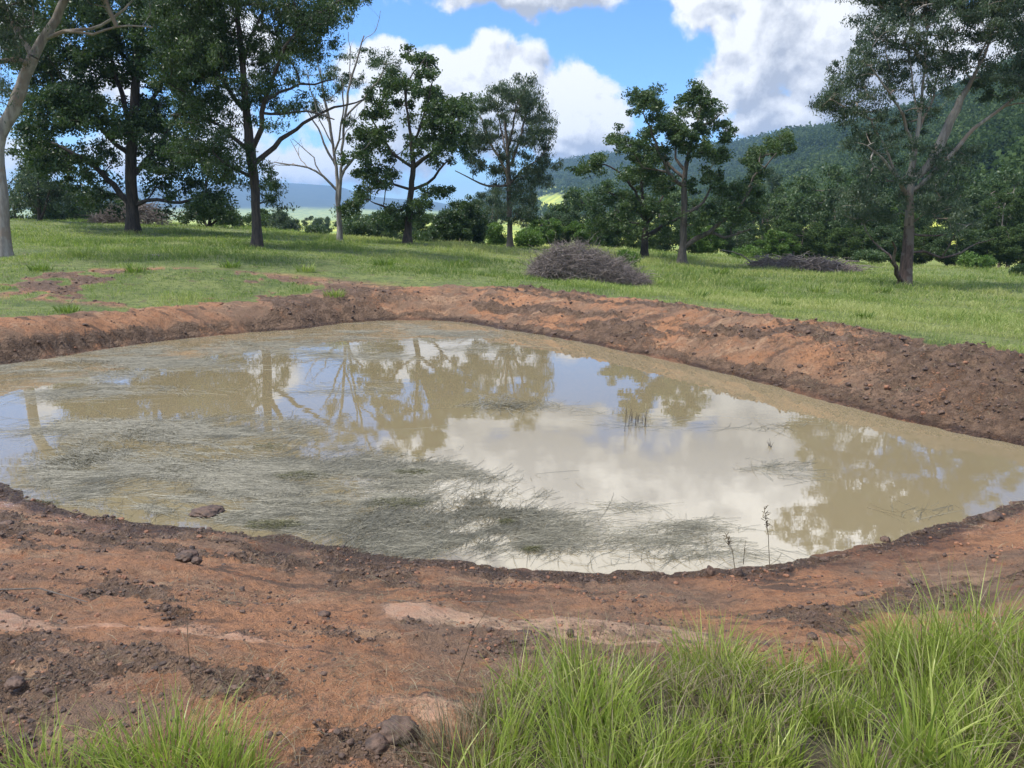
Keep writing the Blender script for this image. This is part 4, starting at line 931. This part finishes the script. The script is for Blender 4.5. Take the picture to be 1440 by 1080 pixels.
def lump_weed(label, px, py, rx, ry, n, seed, mt='weed_green', hgt=.05):
    """a thicker raised clump in the mat"""
    rng = np.random.default_rng(seed); c = at_z(px, py, .01); e = at_z(px+rx, py, .01)-c; f = at_z(px, py-ry, .01)-c
    a = rng.uniform(0, 6.28, n); q = np.sqrt(rng.random(n)); P = (np.cos(a)*q)[:, None]*e+(np.sin(a)*q)[:, None]*f; P[:, 2] = 0
    az = rng.normal(0, .5, n)+np.where(rng.random(n) < .5, 0, math.pi)
    V, Fc, s = blades(rng, P, hgt*.7*rng.uniform(.4, 1.4, n)*(1.2-q), rng.uniform(.005, .011, n), rng.uniform(1.5, 4, n), az, 4, droop=.35)
    V[:, 2] = np.maximum(V[:, 2], .002)
    tag(mesh_np('weed_clump', V, Fc, M[mt], face_attr={'rnd': np.repeat(rng.random(n), s)}, loc=tuple(c)), label, 'weed', 'raised clumps in the floating weed')
for a in [('olive clump of weed raised above the mat, left of the pond middle', 425,668,42,7,420,1),('dark weed clump on the mat under the tree reflections, upper left', 120,524,40,4,200,2),
          ('long olive weed clump near the right end of the main mat', 580,664,34,5,380,3),('olive weed clump low in the main mat, above the near shore', 560,708,50,9,420,4),('dark weed clump on the near shoreline left of the middle', 385,738,45,7,320,5,'weed_green',.07),
          ('small green clump at the right tip of the main mat', 712,734,10,5,110,6),('dark small clump in the water close to the near shore', 748,772,16,4,120,7),('olive weed clump on the left side of the main mat', 380,628,26,6,200,8),
          ('dark weed clump floating on the blue reflection', 455,498,22,3,140,9),('weed clump lying along the near shore, far left', 60,708,30,5,160,10)]:
    lump_weed(a[0], *a[1:6], 300+a[6], *(a[7:]))
def stalks(name, label, cat, pts, seed, mt='straw', heads=False, group=None):
    rng = np.random.default_rng(seed); c0 = at_z(pts[0][0], pts[0][1], .0 if name == 'reed_cluster' else pts[0][4]); s = c0[1]/F/CP; L = []
    root = c0
    for p in pts:
        px, py, dx, hpx = p[:4]; b = at_z(px, py, root[2]); b = b+np.array([0, rng.uniform(-.05, .05), 0]); t = b+np.array([dx*s, rng.uniform(-.05, .05), hpx*s*1.02])
        q = (b+t)/2+np.array([-dx*s*.12, 0, 0]); L.append((np.array([b-[0, 0, .03], q, t])-root, np.array([.0035, .003, .0015])*(.45 if name == 'grass_stalk' else 1)))
        if heads:
            for k in range(26):
                u = .62+.38*k/26; m = b*(1-u)+t*u-root; e = rng.normal(size=3)*.020+np.array([0, 0, .030])*(1.2-u); L.append((np.array([m, m+e*.6, m+e]), np.array([.0018, .0035, .001])))
    V, Fc = tubes(L, 5); o = mesh_np(name, V, Fc, M[mt], face_attr={'rnd': rng.uniform(.0, .5, len(Fc))}, loc=tuple(root)); tag(o, label, cat, group)
rr = random.Random(4)
stalks('reed_cluster', 'thin cluster of dead reed stubs standing in open water, right of middle', 'reed', [(880,600,2,38),(884,602,-4,26),(878,606,1,30)]+[(888+rr.uniform(-4, 22), 594+rr.uniform(-4, 8), rr.uniform(-4, 4), rr.uniform(8, 22)) for i in range(22)], 1, 'bark_mid')
stalks('reed_stub', 'tiny tuft of reed tips in the open water, lower right', 'reed', [(1083,628,rr.uniform(-5, 5),rr.uniform(5, 12),0) for i in range(7)], 7, 'bark_mid')
stalks('seed_stalk', 'tall brown seed stalk against the water, tallest of those on the near shore', 'grass stalk', [(1081,790,-16,88,.12)], 2, 'straw', True)
stalks('seed_stalk', 'leaning seed stalk against the water, left of the tallest one', 'grass stalk', [(1032,796,-18,55,.10)], 3, 'straw', True)
stalks('seed_stalk', 'short bare stalk between the two seed stalks by the water', 'grass stalk', [(1048,792,1,32,.10)], 4, 'straw', False)
stalks('grass_stalk', 'long thin pale stem leaning over the bare clay, middle of the photograph', 'grass stalk', [(640,960,75,150,.95)], 5, 'straw', False)
stalks('grass_stalk', 'thin straight stem standing on the bare clay, left', 'grass stalk', [(268,960,8,140,.95)], 6, 'straw', False)
# ------------------------------------------------------------------ clods, sticks, debris, brush piles
def noise3(p, seed, f):
    r = np.random.default_rng(seed); s = 0
    for i in range(7):
        k = r.normal(size=3)*f*(1+i*.6); s = s+np.sin(p@k+r.uniform(0, 6.28))/(1+i*.35)
    return s/3
def ico(sub):
    bm = bmesh.new(); bmesh.ops.create_icosphere(bm, subdivisions=sub, radius=1); V = np.array([v.co for v in bm.verts]); Fc = np.array([[v.index for v in f.verts] for f in bm.faces]); bm.free(); return V, Fc
ICO3 = ico(4); ICO1 = ico(2)
def clod(label, px, py, z, w, h, seed, mt='clod', name='mud_clod'):
    c = at_z(px, py, z); s = c[1]/F/CP; c[2] = max(H(c[0], c[1]), 0) if z else 0.0
    V, Fc = ICO3; V = V*(1+.20*noise3(V, seed, 2.0)[:, None]+.13*noise3(V, seed+1, 5)[:, None]+.07*noise3(V, seed+2, 12)[:, None]+.04*noise3(V, seed+3, 25)[:, None])
    V = V*np.array([w*s*.5, w*s*.5, h*s*.75]); V[:, 2] += h*s*.12
    o = mesh_np(name, V, Fc, M[mt], smooth=True, loc=tuple(c)); tag(o, label, 'clod', 'loose clods on the near bank')
for a in [('dark clod of mud lying in the shallow water near the left shore', 291,722,0,44,9),('pointed dark clod on the shoreline below the seed stalks, left one', 998,806,.05,15,16),('rounded dark clod on the shoreline, right of the pointed one', 1037,807,.05,16,10),
          ('dark double clod on the bare clay above the orange patch', 262,777,.25,32,10),('small clod below the dark double clod', 276,785,.3,16,7),('dark clod on the clay near the left end of the tussock line', 763,886,.7,22,10),('brown clod left of the pair on the clay, above the tall grass', 735,888,.7,26,13),
          ('dark clod near the right shoreline, second from the edge', 1397,722,.1,30,12),('small clod on the right shoreline', 1245,752,.05,14,7),('small dark clod by the water, right of the middle', 1160,778,.08,14,6),('clod on the wet patch at mid bank', 802,882,.6,12,8),
          ('small clod at the left shoreline', 10,735,.2,18,6),('brown clod by the dark hollow, bottom', 560,1030,.98,60,26),('dark clod at the foot of the dry tussock', 530,1050,.98,40,20),('small clod on the orange patch', 455,862,.6,18,7),('brown clod at the far left of the bank', 25,985,.9,26,10),('small clod on the right bank near the grass', 1145,860,.7,16,8),
          ('reddish clod at the right bank', 1215,806,.4,14,6),('clod half way up the right bank', 1290,790,.4,18,6)]:
    clod(a[0], *a[1:], seed=int(a[1]+a[2]))
def scatter():
    """loose crumbs of earth over the bare banks"""
    rng = np.random.default_rng(111); N = 120000
    r = np.exp(rng.uniform(math.log(1.2), math.log(26), N)); az = rng.uniform(-.85, .85, N); x, y = r*np.sin(az), r*np.cos(az)
    z, soil, mud, wet, d = land(x, y); cl = fbm(x*2.2, y*2.2, 3, 112)
    k = (soil > .5) & (d > .03) & (rng.random(N) < (.05+.75*mud+.5*sstep(.52, .65, cl))*(1-.8*wet)); x, y, z, mud, r = x[k], y[k], z[k], mud[k], r[k]; n = min(len(x), 24000)
    V0, F0 = ICO1; out = []; fc = []; mi = []
    sz = np.minimum(rng.lognormal(-5.25, .6, n), .019)*np.clip(r[:n]/4.5, .8, 2.6); rv = [V0*(1+.24*noise3(V0, 500+i, 2.5)[:, None]+.14*noise3(V0, 600+i, 6)[:, None]) for i in range(16)]
    for i in range(n):
        a = rng.uniform(0, 6.28); c, s = math.cos(a), math.sin(a); v = rv[i % 16]*np.array([1, rng.uniform(.6, 1), rng.uniform(.45, .8)])*sz[i]
        out.append(np.stack([v[:, 0]*c-v[:, 1]*s+x[i], v[:, 0]*s+v[:, 1]*c+y[i], v[:, 2]+z[i]+sz[i]*.15], -1)); fc.append(F0+i*len(V0)); mi.append(np.full(len(F0), int(rng.random() > .62+.36*mud[i])))
    o = mesh_np('soil_crumbs', np.vstack(out), np.vstack(fc), [M['clod'], M['clod_red']], smooth=False, midx=np.concatenate(mi)); tag(o, 'loose crumbs of brown earth strewn over the bare banks', 'soil', None, 'stuff')
scatter()
def debris():
    rng = np.random.default_rng(121); N = 200000
    r = np.exp(rng.uniform(math.log(1.2), math.log(26), N)); az = rng.uniform(-.85, .85, N); x, y = r*np.sin(az), r*np.cos(az)
    z, soil, mud, wet, d = land(x, y); a = fbm(x*1.3+9, y*1.9, 4, 122)
    rt = (y > 6)*(x > 3.2)*.9
    k = (soil > .5) & (d > .02) & (rng.random(N) < sstep(.50, .64, a)*.30+.02+rt*1.3*sstep(.40, .56, a)+.5*np.exp(-(d/.12)**2)*(y < 8)); x, y, z, r = x[k], y[k], z[k], r[k]; n = len(x)
    h = rng.uniform(.03, .13, n)*np.clip(r/6, .8, 1.8); w = rng.uniform(.0018, .0042, n)*np.clip(r/5, .8, 3)
    V, Fc, s = blades(rng, np.stack([x, y, z+.002], -1), h*.35, w, rng.uniform(1.8, 4, n), rng.uniform(0, 6.28, n), 2, droop=.25); print('debris', n)
    o = mesh_np('plant_debris', V, Fc, M['straw'], face_attr={'rnd': np.repeat(np.clip(rng.random(n)**2.0*.8+.12*(y > 6), 0, 1), s)}); tag(o, 'dead grass roots and straw trodden into the bare banks', 'plant litter', None, 'stuff')
debris()
def brush(name, label, px0, px1, py, top, D, n, seed, prof, L=1.3, r0=.011, group=None, depth=1.0):
    """a heap of dead branches: thin crooked sticks heaped under the outline prof (0..1 along, 0..1 high)"""
    rng = np.random.default_rng(seed); a, b = at_y(px0, py, D), at_y(px1, py, D); hh = at_y(px0, top, D)[2]-a[2]; c = (a+b)/2; c[2] = H(c[0], c[1])-.05; Wd = b[0]-a[0]; lines = []
    for i in range(n):
        u = rng.random(); hp = np.interp(u, prof[0], prof[1])*hh; dq = rng.uniform(-1, 1); zmax = hp*math.sqrt(max(.05, 1-dq*dq*.85)); zz = zmax*rng.random()**.55
        p = np.array([(u-.5)*Wd, dq*depth, zz]); up = rng.uniform(-.15, .75); az = rng.uniform(0, 6.28); d = np.array([math.cos(az), math.sin(az)*.8, up]); d /= np.linalg.norm(d); l = L*rng.uniform(.25, 1)*(.6 if zz > zmax*.8 else 1)
        pts = [p-d*l*.5]; 
        for k in range(4): d = d+rng.normal(size=3)*.22; d /= np.linalg.norm(d); pts.append(pts[-1]+d*l/4)
        pts = np.array(pts); pts[:, 2] = np.clip(pts[:, 2], 0, None); over = pts[:, 2]-zmax*(1.02+.22*math.sin(u*23+dq*4)**2); pts[:, 2] -= np.clip(over, 0, None)*.7
        rad = r0*rng.uniform(.4, 1.4)*np.linspace(1, .3, 5); lines.append((pts, rad))
        if rng.random() < .8:
            q = pts[2]; e = d+rng.normal(size=3)*.6; e[2] = abs(e[2]); e /= np.linalg.norm(e); lines.append((np.array([q, q+e*l*.16, q+e*l*.34+rng.normal(size=3)*.03]), rad[2]*np.array([.7, .5, .25])))
    for i in range(n//32):
        u = rng.uniform(.03, .97); hp = np.interp(u, prof[0], prof[1])*hh; p = np.array([(u-.5)*Wd, rng.uniform(-1, .6)*depth*.8, hp*rng.uniform(.3, .9)]); az = rng.uniform(0, 6.28)
        d = np.array([math.cos(az), math.sin(az)*.6, rng.uniform(.0, .9)]); d /= np.linalg.norm(d); pts = [p-d*L*.3]
        for k in range(5): d = d+rng.normal(size=3)*.16; d /= np.linalg.norm(d); pts.append(pts[-1]+d*L*.24)
        pts = np.array(pts); pts[:, 2] = np.clip(pts[:, 2], .02, hp*1.22+.1); lines.append((pts, r0*rng.uniform(1.2, 2.6)*np.linspace(1, .25, 6)))
    V, Fc = tubes(lines, 4); tag(mesh_np(name, V, Fc, M['twig'], loc=tuple(c)), label, 'brush pile', group)
brush('brush_pile', 'large rounded heap of dead grey-purple twigs standing in the field', 745,905,398,336,30, 8000, 131, ([0,.05,.15,.22,.32,.42,.5,.6,.68,.78,.88,1],[.25,.55,.72,.98,.9,1,.8,.82,.6,.56,.3,.12]), 1.0, .0068, depth=1.15)
brush('brush_pile', 'long low heap of dark dead branches at the far side of the field', 1056,1202,380,357,50, 2600, 132, ([0,.1,.25,.4,.5,.62,.75,.85,1],[.4,.8,.62,.95,.55,.9,.5,.45,.15]), 2.0, .022, depth=1.0)
brush('brush_heap', 'grey-brown heap of dead scrub behind the broad tree trunk', 138,232,324,292,54, 1500, 133, ([0,.2,.5,.75,1],[.3,.7,.8,1,.6]), 1.8, .016, depth=1.0)
brush('dead_scrub', 'sparse dark twigs sticking out of the grass right of the large brush pile', 895,915,392,376,30, 160, 134, ([0,.5,1],[.5,1,.5]), .7, .010, depth=.3)
def stick(name, label, pts, D, r, mt='bark_pale', cat='branch', ground=True):
    rng = np.random.default_rng(int(pts[0][0])); P = [at_y(a, b, D+(c if c else 0)) for a, b, c in pts]
    if ground:
        for p in P: p[2] = H(p[0], p[1])+r*.6
    P = np.array(P); b0 = P[0].copy(); a, rr_ = smooth_line(P-b0, np.linspace(r, r*.45, len(P)), .25, rng, r*.5); L = [(a, rr_)]
    V, Fc = tubes(L, 7); tag(mesh_np(name, V, Fc, M[mt], smooth=True, loc=tuple(b0)), label, cat)
stick('fallen_branch', 'thin pale curved branch poking out of the low far brush pile', [(1062,374,0),(1048,362,0),(1030,354,0),(1012,352,0)], 50, .05, 'bark_pale', ground=False)
stick('fallen_stick', 'short pale stick lying on the left grass slope', [(425,384,0),(432,383,0),(440,380,0)], 25, .025)
stick('fallen_stick', 'pale stick on the bare patch of the left slope', [(213,371,0),(226,368,0)], 27, .03)
stick('fallen_stick', 'short whitish stick near the edge of the left bank', [(100,424,0),(106,418,0)], 17.5, .012, ground=False)
stick('fence_post', 'small pale post standing in the grass right of the rounded gum', [(647,348,0),(647,335,0)], 52, .06, 'bark_pale', 'post', False)
stick('stick_bundle', 'thin grey stick lying on the clay at the left edge of the photograph', [(0,872,0),(60,858,.1),(125,860,.0)], at_z(60, 862, .6)[1], .007, 'bark_mid')
stick('clay_stick', 'long thin stick half buried on the middle of the near bank', [(540,832,0),(610,828,.02),(700,834,.0)], at_z(600, 830, .4)[1], .006, 'bark_mid')

# ------------------------------------------------------------------ the air
def haze():
    bm = bmesh.new(); bmesh.ops.create_cube(bm, size=1); 
    for v in bm.verts: v.co = (v.co.x*15400, v.co.y*15400, (v.co.z+.5)*345-22)
    me = bpy.data.meshes.new('haze'); bm.to_mesh(me); bm.free(); o = bpy.data.objects.new('haze', me); COL.objects.link(o); tag(o, kind='stuff')
    m = bpy.data.materials.new('haze'); m.use_nodes = True; t = NT(m.node_tree); t.n.clear(); out = t.new('ShaderNodeOutputMaterial'); v = t.new('ShaderNodeVolumePrincipled')
    v.inputs['Color'].default_value = (.38, .62, .95, 1); v.inputs['Density'].default_value = 0.00016; v.inputs['Anisotropy'].default_value = .1
    t.l.new(v.outputs[0], out.inputs['Volume']); me.materials.append(m)
haze()
